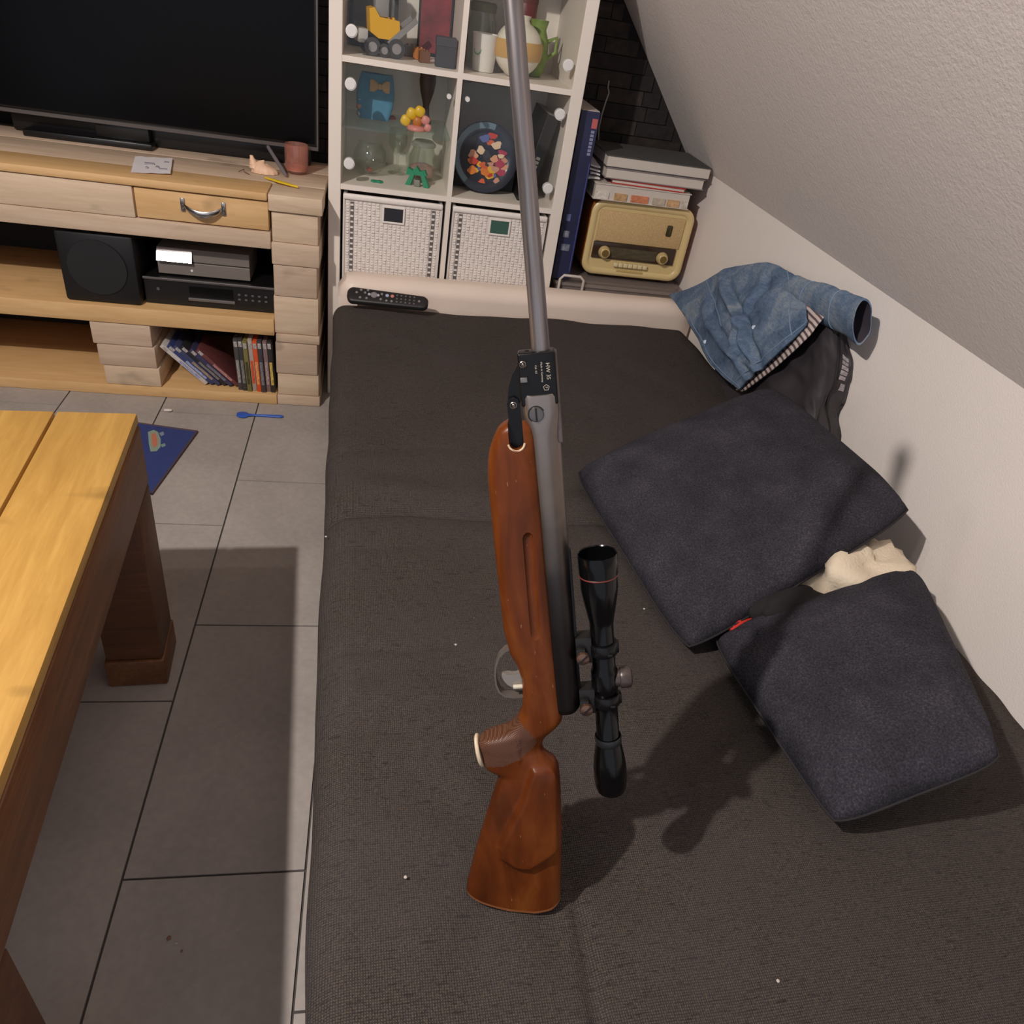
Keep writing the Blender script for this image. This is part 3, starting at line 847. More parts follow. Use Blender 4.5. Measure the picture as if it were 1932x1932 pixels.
bm = bmesh.new(); lathe(bm, [(0.026, 0.001), (0.036, 0.02), (0.042, 0.06), (0.036, 0.10), (0.024, 0.13), (0.030, 0.155), (0.027, 0.155), (0.021, 0.13), (0.02, 0.10)], 28)
obj('jug_body', bm, mat('green_glaze', (120, 142, 70), 0.45, var=0.25, vscale=40), gj, 60, world=False)
bm = bmesh.new(); tube(bm, [(0.034, 0, 0.10), (0.062, 0, 0.115), (0.064, 0, 0.075), (0.038, 0, 0.05)], 0.006, 10); obj('handle', bm, MATS['green_glaze'], gj, 60, world=False)
p, k = std(1040, 138, Z4)
bt = thing('blue_bottle', 'small blue bottle with faint print at the right of the top compartment', 'bottle', (p.x, p.y + 0.02, Z4))
bm = bmesh.new(); lathe(bm, [(0.014, 0.0005), (0.018, 0.004), (0.019, 0.085), (0.016, 0.100), (0.012, 0.104), (0.012, 0.122), (0.004, 0.123)], 24)
obj('bottle_body', bm, mat('blue_plastic', (62, 92, 150), 0.4), bt, 50, world=False)
obj('printed_label', box(-0.006, 0.006, -0.0202, -0.017, 0.022, 0.080), mat('pale_blue_print', (150, 170, 200), 0.5, var=0.4, vscale=120), bt, world=False)
bm = bmesh.new(); lathe(bm, [(0.0125, 0.106), (0.0125, 0.118), (0.010, 0.126), (0.003, 0.127)], 20); obj('cap', bm, mat('blue_cap', (46, 70, 128), 0.4), bt, 50, world=False)
bk = thing('dark_red_tin', 'dark red tin standing at the back of the top right compartment', 'tin', (0.60, 0.32, Z4))
bm = bmesh.new(); lathe(bm, [(0.036, 0.001), (0.037, 0.003), (0.037, 0.196), (0.036, 0.20)], 28); obj('tin_body', bm, mat('dark_red_tin', (110, 40, 40), 0.4), bk, 50, world=False)
bm = bmesh.new(); lathe(bm, [(0.038, 0.19), (0.038, 0.21), (0.03, 0.214)], 28); obj('lid', bm, mat('dark_red_lid', (96, 36, 36), 0.4), bk, 50, world=False)

# --- middle row, left: glass shelf with ornaments above, glassware below
gz = 0.898
gs = tag(obj('glass_shelf', box(0.0385, 0.3725, 0.04, 0.36, gz - 0.003, gz + 0.003), shelf_glass), 'greenish glass plate laid across the middle left compartment', 'glass shelf')
place(gs)
ZG = gz + 0.0035
p, k = std(705, 226, ZG)
bag = thing('blue_gift_bag', 'blue felt gift bag with a tan bow on the glass shelf', 'gift bag', (p.x, p.y + 0.02, ZG))
blu = mat('blue_felt', (74, 130, 160), 0.85, var=0.12, vscale=40)
bm = bmesh.new()
R = []
for i in range(9):
    s = i / 8
    hw, hd = 0.048 + 0.012 * math.sin(s * 3.1), 0.026 - 0.012 * s
    R.append([Vector((x_ * hw / 0.05 + 0.006 * s, y_ * hd / 0.05, 0.001 + s * 0.125 + 0.006 * abs(x_) / 0.05 * s)) for x_, y_ in rrect(-0.05, 0.05, -0.05, 0.05, 0.022, 4)])
ringloft(bm, R)
obj('bag_body', bm, blu, bag, 60, world=False)
tan = mat('tan_ribbon', (198, 158, 104), 0.7)
for sx in (-1, 1):
    bm = bmesh.new()
    R = []
    for i in range(7):
        s = i / 6
        hh = 0.005 + 0.013 * math.sin(min(1, s * 1.2) * math.pi * 0.62)
        R.append([Vector((0.016 + sx * (0.003 + 0.028 * s), -0.021 + 0.006 * math.cos(a_), 0.098 + hh * math.sin(a_))) for a_ in [2 * math.pi * j / 10 for j in range(10)]])
    ringloft(bm, R)
    obj('bow_loop', bm, tan, bag, 60, world=False)
bm = bmesh.new(); bx(bm, 0.010, 0.022, -0.030, -0.014, 0.090, 0.106, bev=0.003); obj('bow_knot', bm, tan, bag, 50, world=False)
p, k = std(676, 222, ZG)
ob = thing('silver_trinket', 'small silver and pink trinket at the left end of the glass shelf', 'trinket', (p.x + 0.004, p.y + 0.01, ZG))
for i, (zz, rr, cc) in enumerate(((0.012, 0.012, (176, 170, 172)), (0.033, 0.013, (182, 128, 112)), (0.053, 0.010, (196, 190, 190)))):
    bm = bmesh.new(); bmesh.ops.create_icosphere(bm, subdivisions=2, radius=rr)
    for v in bm.verts: v.co.z += zz
    obj('bead', bm, mat('trinket_%d' % i, cc, 0.2, 0.5 if i != 1 else 0), ob, 60, world=False)
p, k = std(738, 226, ZG)
bm = bmesh.new()
bmesh.ops.create_icosphere(bm, subdivisions=3, radius=0.01)
for v in bm.verts: v.co = Vector((v.co.x * 1.7 + p.x, v.co.y * 0.9 + p.y, max(0, v.co.z * 0.7 + 0.006 + 0.001 * math.sin(v.co.x * 500)) + ZG + 0.0003))
place(tag(obj('red_pebble', bm, mat('red_pebble', (150, 66, 50), 0.5, var=0.3, vscale=80), None, 60), 'small reddish pebble lying beside the blue gift bag', 'pebble'))
p, k = std(806, 222, ZG)
bv = thing('brown_bud_vase', 'dark brown wooden bud vase at the back of the glass shelf', 'vase', (0.300, 0.26, ZG))
bm = bmesh.new(); lathe(bm, [(0.020, 0.001), (0.021, 0.004), (0.012, 0.03), (0.010, 0.055), (0.022, 0.095), (0.027, 0.125), (0.025, 0.150), (0.020, 0.150), (0.018, 0.12)], 28)
obj('vase_body', bm, mat('dark_brown_wood', (84, 58, 44), 0.5, var=0.2, vscale=30), bv, 60, world=False)
fo = thing('flower_ornament', 'yellow flower ornament with pink base on the glass shelf', 'ornament', (0.268, 0.120, ZG))
ym, om, pm = mat('ornament_yellow', (232, 186, 40), 0.35), mat('ornament_amber', (190, 116, 48), 0.4), mat('ornament_pink', (214, 138, 130), 0.4)
bm = bmesh.new(); lathe(bm, [(0.030, 0.0005), (0.032, 0.004), (0.028, 0.012), (0.010, 0.016)], 24); obj('base', bm, pm, fo, 60, world=False)
for i, (dx, dz, rr, mm) in enumerate(((-0.036, 0.024, 0.017, ym), (-0.018, 0.046, 0.018, ym), (0.002, 0.026, 0.016, om), (0.006, 0.056, 0.017, ym), (0.026, 0.034, 0.014, pm), (0.034, 0.014, 0.012, pm))):
    bm = bmesh.new(); bmesh.ops.create_icosphere(bm, subdivisions=3, radius=rr)
    for v in bm.verts:
        a_ = math.atan2(v.co.z, v.co.x)
        q_ = 1 + 0.05 * math.sin(4 * a_)
        v.co = Vector((v.co.x * q_ + dx, v.co.y * 0.55 - 0.004 * i, v.co.z * q_ + dz))
    obj('flower_head', bm, mm, fo, 60, world=False)
# glassware
p, k = std(700, 322, Z3)
bw = thing('round_glass_bowl', 'round clear glass bowl at the left under the glass shelf', 'bowl', (0.125, 0.17, Z3))
bm = bmesh.new(); lathe(bm, [(0.028, 0.001)] + [(0.054 * math.sin(a), 0.055 - 0.054 * math.cos(a)) for a in [math.radians(x) for x in range(35, 141, 9)]] + [(0.040, 0.100), (0.038, 0.100)] + [(0.0515 * math.sin(a), 0.055 - 0.0515 * math.cos(a)) for a in [math.radians(x) for x in range(138, 20, -9)]], 36)
obj('bowl_glass', bm, jg, bw, 60, world=False)
bm = bmesh.new(); bmesh.ops.create_icosphere(bm, subdivisions=2, radius=0.012)
for v in bm.verts: v.co = Vector((v.co.x, v.co.y, v.co.z * 0.6 + 0.014))
obj('red_bead', bm, mat('red_bead', (170, 70, 62), 0.4), bw, 60, world=False)
jr = thing('glass_storage_jar', 'clear glass jar with pink filling at the right under the glass shelf', 'jar', (0.298, 0.19, Z3))
bm = bmesh.new(); lathe(bm, [(0.038, 0.001), (0.046, 0.008), (0.048, 0.07), (0.036, 0.095), (0.036, 0.105), (0.034, 0.105), (0.034, 0.094), (0.045, 0.068), (0.043, 0.012), (0.01, 0.008)], 32)
obj('jar_body', bm, jg, jr, 60, world=False)
bm = bmesh.new(); lathe(bm, [(0.040, 0.105), (0.041, 0.112), (0.030, 0.122), (0.01, 0.124)], 28); obj('lid', bm, glass('jar_lid_glass', (220, 224, 220), 0.3, 0.35, (210, 206, 200)), jr, 60, world=False)
bm = bmesh.new(); lathe(bm, [(0.030, 0.010), (0.040, 0.014), (0.041, 0.042), (0.02, 0.05)], 28); obj('pink_filling', bm, mat('pink_filling', (196, 150, 146), 0.7, var=0.2, vscale=60), jr, 60, world=False)
wg = thing('wine_glass', 'clear stemmed wine glass between the bowl and the jar', 'glass', (0.215, 0.235, Z3))
bm = bmesh.new(); lathe(bm, [(0.032, 0.0005), (0.031, 0.002), (0.005, 0.006), (0.004, 0.055), (0.018, 0.068), (0.030, 0.090), (0.032, 0.115), (0.029, 0.140), (0.028, 0.140), (0.0305, 0.115), (0.028, 0.092), (0.015, 0.071), (0.002, 0.062)], 28)
obj('glass_body', bm, jg, wg, 60, world=False)
grn = mat('toy_green', (44, 140, 104), 0.45)
p, k = std(788, 352, Z3)
tp = thing('green_toy_arch', 'green toy arch with zigzag roof at the front of the glassware', 'toy', (p.x, p.y + 0.012, Z3), Matrix.Rotation(math.radians(-14), 3, 'Z'))
XZ = Matrix(((1, 0, 0, 0), (0, 0, 1, 0), (0, 1, 0, 0), (0, 0, 0, 1)))
for sx in (-1, 1):
    bm = bmesh.new(); prism(bm, [(sx * 0.040, 0.0005), (sx * 0.022, 0.0005), (sx * 0.010, 0.036), (sx * 0.018, 0.046)], -0.012, 0.012, XZ); obj('arch_leg', bm, grn, tp, world=False)
bm = bmesh.new(); prism(bm, [(-0.040, 0.030), (-0.034, 0.052), (-0.018, 0.046), (-0.006, 0.060), (0.006, 0.046), (0.022, 0.052), (0.030, 0.036), (0.0, 0.034)], -0.010, 0.010, XZ); obj('zigzag_roof', bm, grn, tp, world=False)
bm = bmesh.new(); bx(bm, -0.010, 0.010, -0.016, -0.004, 0.0005, 0.020, bev=0.002); obj('door_block', bm, mat('toy_stone_grey', (128, 132, 122), 0.5), tp, world=False)
p, k = std(711, 344, Z3)
lf = thing('green_toy_leaf', 'small flat green toy leaf lying on the compartment floor', 'toy leaf', (p.x, p.y, Z3 + 0.0003))
for sx in (-1, 1):
    bm = bmesh.new(); prism(bm, [(0, -0.003), (sx * 0.010, -0.008), (sx * 0.020, 0.0), (sx * 0.010, 0.007), (0, 0.003)], 0.0, 0.006); obj('blade', bm, grn, lf, world=False)

# --- middle row, right: collector plate on a black box, leaning black book
bxk = thing('black_card_box', 'low black cardboard box behind and under the painted plate', 'box', (0.50, 0.24, Z3))
obj('box_body', box(0.402, 0.610, 0.16, 0.34, Z3 + 0.0005, Z3 + 0.060, bev=0.002), mat('black_card', (30, 29, 31), 0.6), bxk)
obj('box_lid', box(0.400, 0.612, 0.158, 0.342, Z3 + 0.045, Z3 + 0.064, bev=0.002), mat('black_card_lid', (38, 36, 38), 0.55), bxk)
bkb = thing('grey_picture_panel', 'tall dark grey panel standing against the compartment back', 'panel', (0.5, 0.362, Z3))
obj('panel_board', box(0.395, 0.655, 0.355, 0.374, Z3 + 0.0005, Z3 + 0.315), mat('grey_panel', (190, 180, 170), 0.7, var=0.1, vscale=6), bkb)
pc = ony(915, 285, 0.12); pr_ = 62 * mpp(pc)
pltilt = math.radians(-14)
plate = thing('painted_plate', 'round plate painted with colourful blotches, standing upright in the shelf', 'plate', (pc.x, 0.11, Z3))
PM = Matrix.Translation((pc.x + 0.004, 0.125, Z3 + pr_ * 0.98)) @ Matrix.Rotation(pltilt, 4, 'X') @ Matrix.Rotation(math.radians(90), 4, 'X')
bm = bmesh.new(); lathe(bm, [(pr_ * 0.55, -0.006), (pr_ * 0.97, 0.004), (pr_, 0.008), (pr_ * 0.97, 0.010), (pr_ * 0.72, 0.003), (pr_ * 0.66, 0.0), (0.002, -0.001)], 48, PM)
obj('plate_body', bm, mat('plate_navy', (40, 44, 58), 0.22), plate, 60)
bm = bmesh.new(); lathe(bm, [(pr_ * 0.80, 0.0062), (pr_ * 0.96, 0.0112)], 48, PM, False, False)
for f in [f for f in bm.faces if True]:
    c = PM.inverted() @ f.calc_center_median()
    if math.degrees(math.atan2(c.y, c.x)) % 360 > 235 or math.degrees(math.atan2(c.y, c.x)) % 360 < 75: bm.faces.remove(f)
obj('rim_glaze', bm, mat('rim_blue_grey', (112, 134, 150), 0.25), plate, 60)
cols = [(214, 96, 60), (226, 176, 60), (206, 150, 130), (196, 60, 50), (90, 100, 160), (230, 200, 170), (216, 122, 50), (178, 70, 96), (60, 64, 74), (222, 160, 130)]
rb = random.Random(3)
for i in range(34):
    a_ = rb.uniform(0, 2 * math.pi); rr = pr_ * 0.70 * rb.random() ** 0.6
    cx, cy = rr * math.cos(a_) * 0.8 + 0.008, rr * math.sin(a_) - 0.006
    s0 = rb.uniform(0.010, 0.017)
    poly = [(cx + s0 * (1 + 0.25 * math.sin(3 * t_ + i)) * math.cos(t_), cy + s0 * (0.8 + 0.2 * math.cos(2 * t_ + i)) * math.sin(t_)) for t_ in [2 * math.pi * j / 12 for j in range(12)]]
    bm = bmesh.new(); prism(bm, poly, 0.0002, 0.0016 + 0.00015 * i, PM)
    obj('painted_blotch', bm, mat('blotch_%d' % (i % 10), cols[i % 10], 0.3), plate)
bb = thing('black_book', 'large black book leaning at the right of the painted plate', 'book', (0.655, 0.19, Z3))
M = Matrix.Translation((0.612, 0.06, Z3 + 0.0005)) @ Matrix.Rotation(math.radians(13), 4, 'Y')
bm = box(0.0, 0.040, 0.0, 0.24, 0.0, 0.275, bev=0.002); bm.transform(M); obj('cover', bm, mat('black_cover', (30, 28, 30), 0.45), bb)
bm = box(0.0035, 0.0365, 0.006, 0.236, 0.2735, 0.2756); bm.transform(M); obj('page_block', bm, mat('book_pages', (150, 144, 136), 0.8), bb)
for i in range(9):
    bm = box(0.013, 0.026, -0.0006, 0.0004, 0.035 + i * 0.013, 0.035 + i * 0.013 + 0.009)
    bm.transform(M); obj('spine_letter', bm, mat('spine_letter', (128, 124, 118), 0.6), bb)
# faint lettering strip is part of the spine

# ------------------------------------------------------------------ corner right of the shelf: storage box, radio, stacked albums
clearp = glass('clear_plastic', (238, 238, 238), 0.2, 0.22, (206, 192, 186))
sb = thing('clear_storage_box', 'clear plastic storage box holding pink cloth under the old radio', 'storage box', (1.03, 0.19, 0.0))
bm = bmesh.new()
B0, B1 = (0.815, 1.262, 0.045, 0.37), (0.790, 1.285, 0.034, 0.382)
R = []
for z_, s_ in ((0.001, 0), (0.482, 1), (0.490, 1)):
    a = B1 if s_ else B0
    R.append([Vector((x_, y_, z_)) for x_, y_ in rrect(a[0], a[1], a[2], a[3], 0.03, 5)])
for z_, s_ in ((0.490, 1), (0.012, 0)):
    a = B1 if s_ else B0
    R.append([Vector((x_, y_, z_)) for x_, y_ in rrect(a[0] + 0.003, a[1] - 0.003, a[2] + 0.003, a[3] - 0.003, 0.03, 5)])
ringloft(bm, R)
obj('tub', bm, clearp, sb, 40)
bm = bmesh.new()
prism(bm, rrect(B1[0] - 0.006, B1[1] + 0.002, B1[2] - 0.008, B1[3] + 0.004, 0.034, 5), 0.482, 0.4905)
prism(bm, rrect(B1[0] + 0.02, B1[1] - 0.02, B1[2] + 0.02, B1[3] - 0.02, 0.03, 5), 0.4905, 0.4965)
obj('lid', bm, clearp, sb, 40)
bm = bmesh.new()
tube(bm, [(0.800, 0.020, 0.42), (0.800, 0.020, 0.505), (0.812, 0.020, 0.519), (0.872, 0.020, 0.519), (0.886, 0.020, 0.507), (0.886, 0.020, 0.42)], 0.005, 8)
obj('clip_handle', bm, mat('milky_plastic', (204, 194, 186), 0.4), sb, 60)
bm = bmesh.new(); bx(bm, 0.86, 1.18, 0.03, 0.34, 0.02, 0.43, bev=0.03); obj('folded_cloth', bm, mat('dusty_pink_cloth', (150, 106, 102), 0.9, var=0.2, vscale=9), sb, 60)

ZR = 0.497
bake = mat('cream_bakelite', (214, 190, 136), 0.35, var=0.03, vscale=5)
rad = thing('vintage_radio', 'cream fronted vintage radio with brown wooden case in the corner', 'radio', (1.06, 0.2, ZR))
ra, rbq = ony(1100, 498, 0.10), ony(1290, 520, 0.10)
X0, X1, Zb, Zt = 0.886, 1.270, ZR + 0.012, 0.772
RX = Matrix(((1, 0, 0, 0), (0, 0, 1, 0), (0, 1, 0, 0), (0, 0, 0, 1)))
bm = bmesh.new()
def rr_ring(y, ins, r): return [Vector((x_, y, z_)) for x_, z_ in rrect(X0 + ins, X1 - ins, Zb + ins, Zt - ins, r, 8)]
ringloft(bm, [rr_ring(0.10, 0.002, 0.045), rr_ring(0.096, 0.006, 0.042), rr_ring(0.094, 0.012, 0.038), rr_ring(0.096, 0.022, 0.03), rr_ring(0.100, 0.026, 0.026), rr_ring(0.130, 0.026, 0.026)], True, False)
bm2 = bmesh.new()
front = obj('front_bezel', bm, bake, rad, 35)
bm = bmesh.new(); ringloft(bm, [rr_ring(0.1005, 0.002, 0.045), rr_ring(0.115, 0.0, 0.046), rr_ring(0.365, 0.004, 0.046), rr_ring(0.37, 0.010, 0.04)])
obj('wooden_case', bm, wood('radio_walnut', (140, 80, 38), (186, 116, 62), 2.0, 'Y', 0.3, False), rad, 40)
W_, H_ = X1 - X0, Zt - Zb
clothm = bpy.data.materials.new('radio_speaker_cloth'); clothm.use_nodes = True
t = NT(clothm); co = t.coord()
t.color(t.ramp(t.noise(t.coord((1, 1, 1)), 220, 2), [(0.3, rgb((186, 156, 108))), (0.7, rgb((206, 176, 128)))])); t.b.inputs['Roughness'].default_value = 0.8
obj('speaker_cloth', box(X0 + 0.034, X1 - 0.034, 0.0945, 0.0995, Zb + H_ * 0.46, Zt - 0.036, bev=0.003), clothm, rad, 40)
obj('tuning_eye', box(X1 - 0.098, X1 - 0.078, 0.092, 0.0955, Zt - 0.100, Zt - 0.062, bev=0.004), mat('dark_green_eye', (64, 58, 34), 0.2), rad, 40)
dial = obj('tuning_dial', box(X0 + 0.030, X1 - 0.042, 0.0925, 0.0985, Zb + H_ * 0.235, Zb + H_ * 0.455, bev=0.002), mat('dial_brown', (58, 44, 34), 0.18), rad, 40)
obj('dial_scale', box(X0 + 0.090, X1 - 0.112, 0.0912, 0.0930, Zb + H_ * 0.265, Zb + H_ * 0.40), mat('dial_scale_print', (84, 76, 58), 0.25, var=0.3, vscale=120, stretch=(0.2, 1, 1)), dial)
for kx in (X0 + 0.074, X1 - 0.090):
    bm = bmesh.new(); Mk = Matrix.Translation((kx, 0.0925, Zb + H_ * 0.325)) @ Matrix.Rotation(math.radians(90), 4, 'X')
    lathe(bm, [(0.0215, -0.001), (0.0215, 0.006), (0.019, 0.010), (0.0175, 0.018), (0.015, 0.020), (0.004, 0.0205)], 28, Mk)
    kb = obj('knob', bm, mat('cream_knob', (196, 172, 122), 0.3), rad, 40)
    bm = bmesh.new(); lathe(bm, [(0.0130, 0.0195), (0.0125, 0.0212), (0.003, 0.0214)], 20, Mk); obj('knob_cap', bm, mat('gold_cap', (178, 150, 88), 0.25, 0.7), kb, 40)
for i in range(7):
    kx = X0 + 0.118 + i * 0.0185
    obj('push_key', box(kx, kx + 0.0165, 0.086, 0.097, Zb + H_ * 0.145, Zb + H_ * 0.20, bev=0.002), mat('ivory_key', (222, 206, 162), 0.3), rad, 40)
obj('name_badge', box(X0 + 0.135, X0 + 0.235, 0.0925, 0.0965, Zb + H_ * 0.075, Zb + H_ * 0.10, bev=0.001), mat('badge_tan', (196, 168, 110), 0.3), rad)
for fx in (X0 + 0.04, X1 - 0.06):
    obj('foot', box(fx, fx + 0.025, 0.12, 0.35, ZR, ZR + 0.013), mat('dark_rubber', (40, 34, 30), 0.8), rad)

# stack on the radio: picture album, red folder, grey binders, papers
ZA = Zt + 0.0005
grey1 = mat('grey_linen_binder', (74, 73, 71), 0.8, var=0.12, vscale=25)
pag = mat('album_pages', (206, 196, 186), 0.8)
def album(x0, x1, y0, y1, z0, z1, name, label, cm, cat, rot=0.0, pics=False):
    o = thing(name, label, cat, ((x0 + x1) / 2, (y0 + y1) / 2, z0), Matrix.Rotation(rot, 3, 'Z'), 'albums stacked on the radio')
    hx, hy = (x1 - x0) / 2, (y1 - y0) / 2
    tk = min(0.003, (z1 - z0) * 0.3)
    obj('cover_board', box(-hx, hx, -hy, hy, 0.0, tk, bev=0.001), cm, o, world=False)
    obj('cover_board', box(-hx, hx, -hy, hy, z1 - z0 - tk, z1 - z0, bev=0.001), cm, o, world=False)
    obj('pages', box(-hx + 0.004, hx - 0.004, -hy + 0.004, hy - 0.004, tk, z1 - z0 - tk), pag, o, world=False)
    return o, hx, hy
o, hx, hy = album(0.872, 1.222, 0.075, 0.34, ZA, ZA + 0.052, 'picture_album', 'white picture album with small orange photos on its edge, directly on the radio', mat('album_white', (212, 202, 192), 0.6), 'album', math.radians(1))
for i, (px_, cc) in enumerate(((0.010, (214, 206, 196)), (0.075, (196, 156, 112)), (0.135, (206, 128, 92)), (0.215, (190, 176, 156)), (0.268, (198, 160, 118)), (0.322, (206, 196, 184)))):
    obj('edge_photo', box(-hx + px_, -hx + px_ + (0.062 if i == 2 else 0.044 if i < 5 else 0.022), -hy - 0.001, -hy + 0.006, 0.0035, 0.026), mat('edge_photo_%d' % i, cc, 0.5, var=0.3, vscale=70), o, world=False)
album(0.940, 1.205, 0.085, 0.34, ZA + 0.0525, ZA + 0.067, 'red_folder', 'thin red folder between the white album and the grey binders', mat('red_card', (178, 42, 34), 0.6), 'folder', math.radians(-3))
album(0.905, 1.262, 0.085, 0.345, ZA + 0.0675, ZA + 0.102, 'grey_binder', 'dusty grey binder in the middle of the stack on the radio', mat('grey_mauve_binder', (140, 130, 130), 0.75), 'binder', math.radians(0))
album(0.900, 1.275, 0.085, 0.345, ZA + 0.1025, ZA + 0.140, 'linen_binder', 'dark grey linen binder lying on top of the stack', grey1, 'binder', math.radians(0))
for i in range(4):
    b = thing('paper_sheaf', 'sheaf of loose white paper, %s of four poking out left of the binders' % ('lowest', 'second', 'third', 'topmost')[i], 'papers', (0.885, 0.20, ZA + 0.053 + 0.0125 * i), None, 'loose papers beside the binders')
    bm = bmesh.new()
    z_ = ZA + 0.053 + 0.0125 * i
    def fpt(u, v, i=i, z_=z_): return Vector((0.845 + 0.012 * (i % 2) + u * 0.0455 - 0.012 * (i % 2) * u, 0.09 + 0.008 * i + v * 0.2, z_ + 0.0035 * math.sin(u * 2 + v * 4 + i) + 0.0035))
    G = grid(bm, 6, 10, fpt)
    r = bmesh.ops.extrude_face_region(bm, geom=bm.faces[:])
    bmesh.ops.translate(bm, verts=[e for e in r['geom'] if isinstance(e, bmesh.types.BMVert)], vec=(0, 0, 0.005))
    obj('sheets', bm, mat('white_paper', (214, 210, 214), 0.85), b, 60)

# tall blue game box between shelf and radio, on the storage box
gbx = thing('blue_game_box', 'tall narrow dark blue game box wedged between shelf and radio', 'game box', (0.812, 0.18, 0.497))
gx0, gx1, gy0, gz0, gz1 = 0.776, 0.838, 0.045, 0.4975, 1.036
obj('box_body', box(gx0, gx1, gy0, 0.35, gz0, gz1, bev=0.0015), mat('dark_blue_card', (40, 44, 76), 0.4, var=0.25, vscale=7), gbx)
obj('top_flap', box(gx0 + 0.002, gx1 - 0.002, gy0 + 0.004, 0.345, gz1, gz1 + 0.002), mat('pale_card', (188, 178, 172), 0.6), gbx)
obj('red_badge', box(gx1 - 0.022, gx1 - 0.004, gy0 - 0.0012, gy0 + 0.001, gz1 - 0.048, gz1 - 0.020, bev=0.0005), mat('red_badge', (190, 96, 92), 0.5), gbx)
for i in range(7):
    obj('spine_letter', box(gx1 - 0.020, gx1 - 0.009, gy0 - 0.001, gy0 + 0.001, gz1 - 0.062 - i * 0.011, gz1 - 0.054 - i * 0.011), mat('pale_blue_letter', (136, 140, 172), 0.5), gbx)
for i, (a, b, c) in enumerate(((0.10, 0.03, (120, 124, 140)), (0.145, 0.02, (130, 132, 148)), (0.20, 0.015, (92, 98, 140)))):
    obj('spine_picture', box(gx0 + 0.012, gx0 + 0.012 + b, gy0 - 0.001, gy0 + 0.001, gz0 + a, gz0 + a + 0.022), mat('spine_picture_%d' % i, c, 0.5, var=0.4, vscale=80), gbx)
obj('edge_stripe', box(gx1 - 0.006, gx1 - 0.003, gy0 - 0.001, gy0 + 0.001, gz0 + 0.03, gz1 - 0.15), mat('violet_stripe', (74, 78, 150), 0.4), gbx)
# white charger and cable on the wall above the game box
bm = bmesh.new()
tube(bm, [ony(1149, 152, 0.385), ony(1147, 165, 0.383), ony(1149, 175, 0.380), ony(1142, 195, 0.37), ony(1136, 214, 0.36), ony(1130, 240, 0.365), ony(1128, 290, 0.375)], 0.0028, 8)
cb = tag(obj('white_cable', bm, mat('white_cable', (168, 156, 148), 0.5), None, 60), 'thin pale cable hanging down the dark stone wall', 'cable')
place(cb)

# ------------------------------------------------------------------ floor things
mq = [onz(*q_, 0.004) for q_ in ((372, 814), (286, 932), (150, 905), (215, 792))]
navy = mat('navy_play_mat', (44, 58, 116), 0.85, var=0.08, vscale=30)
mm_ = thing('play_mat', 'small navy blue mat with a pale motif beside the coffee table', 'mat', (sum((q_.x for q_ in mq)) / 4, sum((q_.y for q_ in mq)) / 4, 0.0))
bm = bmesh.new()
ringloft(bm, [[Vector((q_.x, q_.y, h)) for q_ in mq] for h in (0.0005, 0.004)])
obj('mat_sheet', bm, navy, mm_)
bm = bmesh.new()
tube(bm, [Vector((q_.x, q_.y, 0.0035)) for q_ in mq + [mq[0]]], 0.004, 8)
obj('bound_edge', bm, mat('mat_border_brown', (78, 62, 70), 0.8), mm_, 60)
mc = onz(289, 832, 0.005)
def motif(pts, h0, h1, m_, name):
    bm = bmesh.new()
    P_ = [onz(u, v, 0.0045) for u, v in pts]
    ringloft(bm, [[Vector((p.x, p.y, h)) for p in P_] for h in (h0, h1)])
    obj(name, bm, m_, mm_)
motif(((279, 815), (290, 811), (298, 815), (303, 828), (303, 843), (296, 851), (284, 852), (281, 838)), 0.0042, 0.0047, mat('motif_sage', (132, 150, 134), 0.85), 'motif_body')
motif(((286, 818), (293, 817), (297, 828), (297, 840), (291, 845), (287, 838)), 0.0047, 0.0050, mat('motif_coral', (186, 110, 88), 0.85), 'motif_centre')
motif(((300, 817), (308, 814), (310, 820), (304, 823)), 0.0042, 0.0047, mat('motif_grey', (120, 136, 150), 0.85), 'motif_foot')
motif(((303, 839), (311, 836), (313, 841), (306, 844)), 0.0042, 0.0047, mat('motif_sage2', (116, 140, 140), 0.85), 'motif_foot')
# blue toy spoon
sp0, sp1 = onz(447, 782, 0.004), onz(534, 786, 0.004)
bm = bmesh.new()
R = []
for i in range(25):
    s = i / 24
    p = sp0.lerp(sp1, s)
    wd = 0.021 * math.sqrt(max(0.0, 1 - ((s - 0.13) / 0.15) ** 2)) if s < 0.24 else 0.0045 + 0.003 * sstep(0.35, 0.9, s)
    if s >= 0.24: wd = max(wd, 0.0085 - (s - 0.24) * 0.05)
    wd = max(wd, 0.002) * (0.6 if i == 24 else 1)
    sd = (sp1 - sp0).cross(Vector((0, 0, 1))).normalized()
    R.append([Vector((p.x, p.y, 0)) + sd * (wd * math.cos(a_)) + Vector((0, 0, 0.0045 + 0.004 * math.sin(a_))) for a_ in [2 * math.pi * j / 10 for j in range(10)]])
ringloft(bm, R)
place(tag(obj('toy_spoon', bm, mat('blue_toy_plastic', (48, 92, 186), 0.4), None, 60), 'bright blue plastic spoon on the floor before the cabinet', 'spoon'))
a_, b_ = onz(309, 774, 0.005), onz(325, 774, 0.005)
bm = bmesh.new(); tube(bm, [a_, a_.lerp(b_, 0.1), a_.lerp(b_, 0.5), a_.lerp(b_, 0.9), b_], [0.002, 0.0045, 0.005, 0.0045, 0.002], 10)
place(tag(obj('white_peg', bm, mat('white_peg', (214, 204, 196), 0.5), None, 60), 'tiny white plastic peg on the floor by the blue mat', 'peg'))
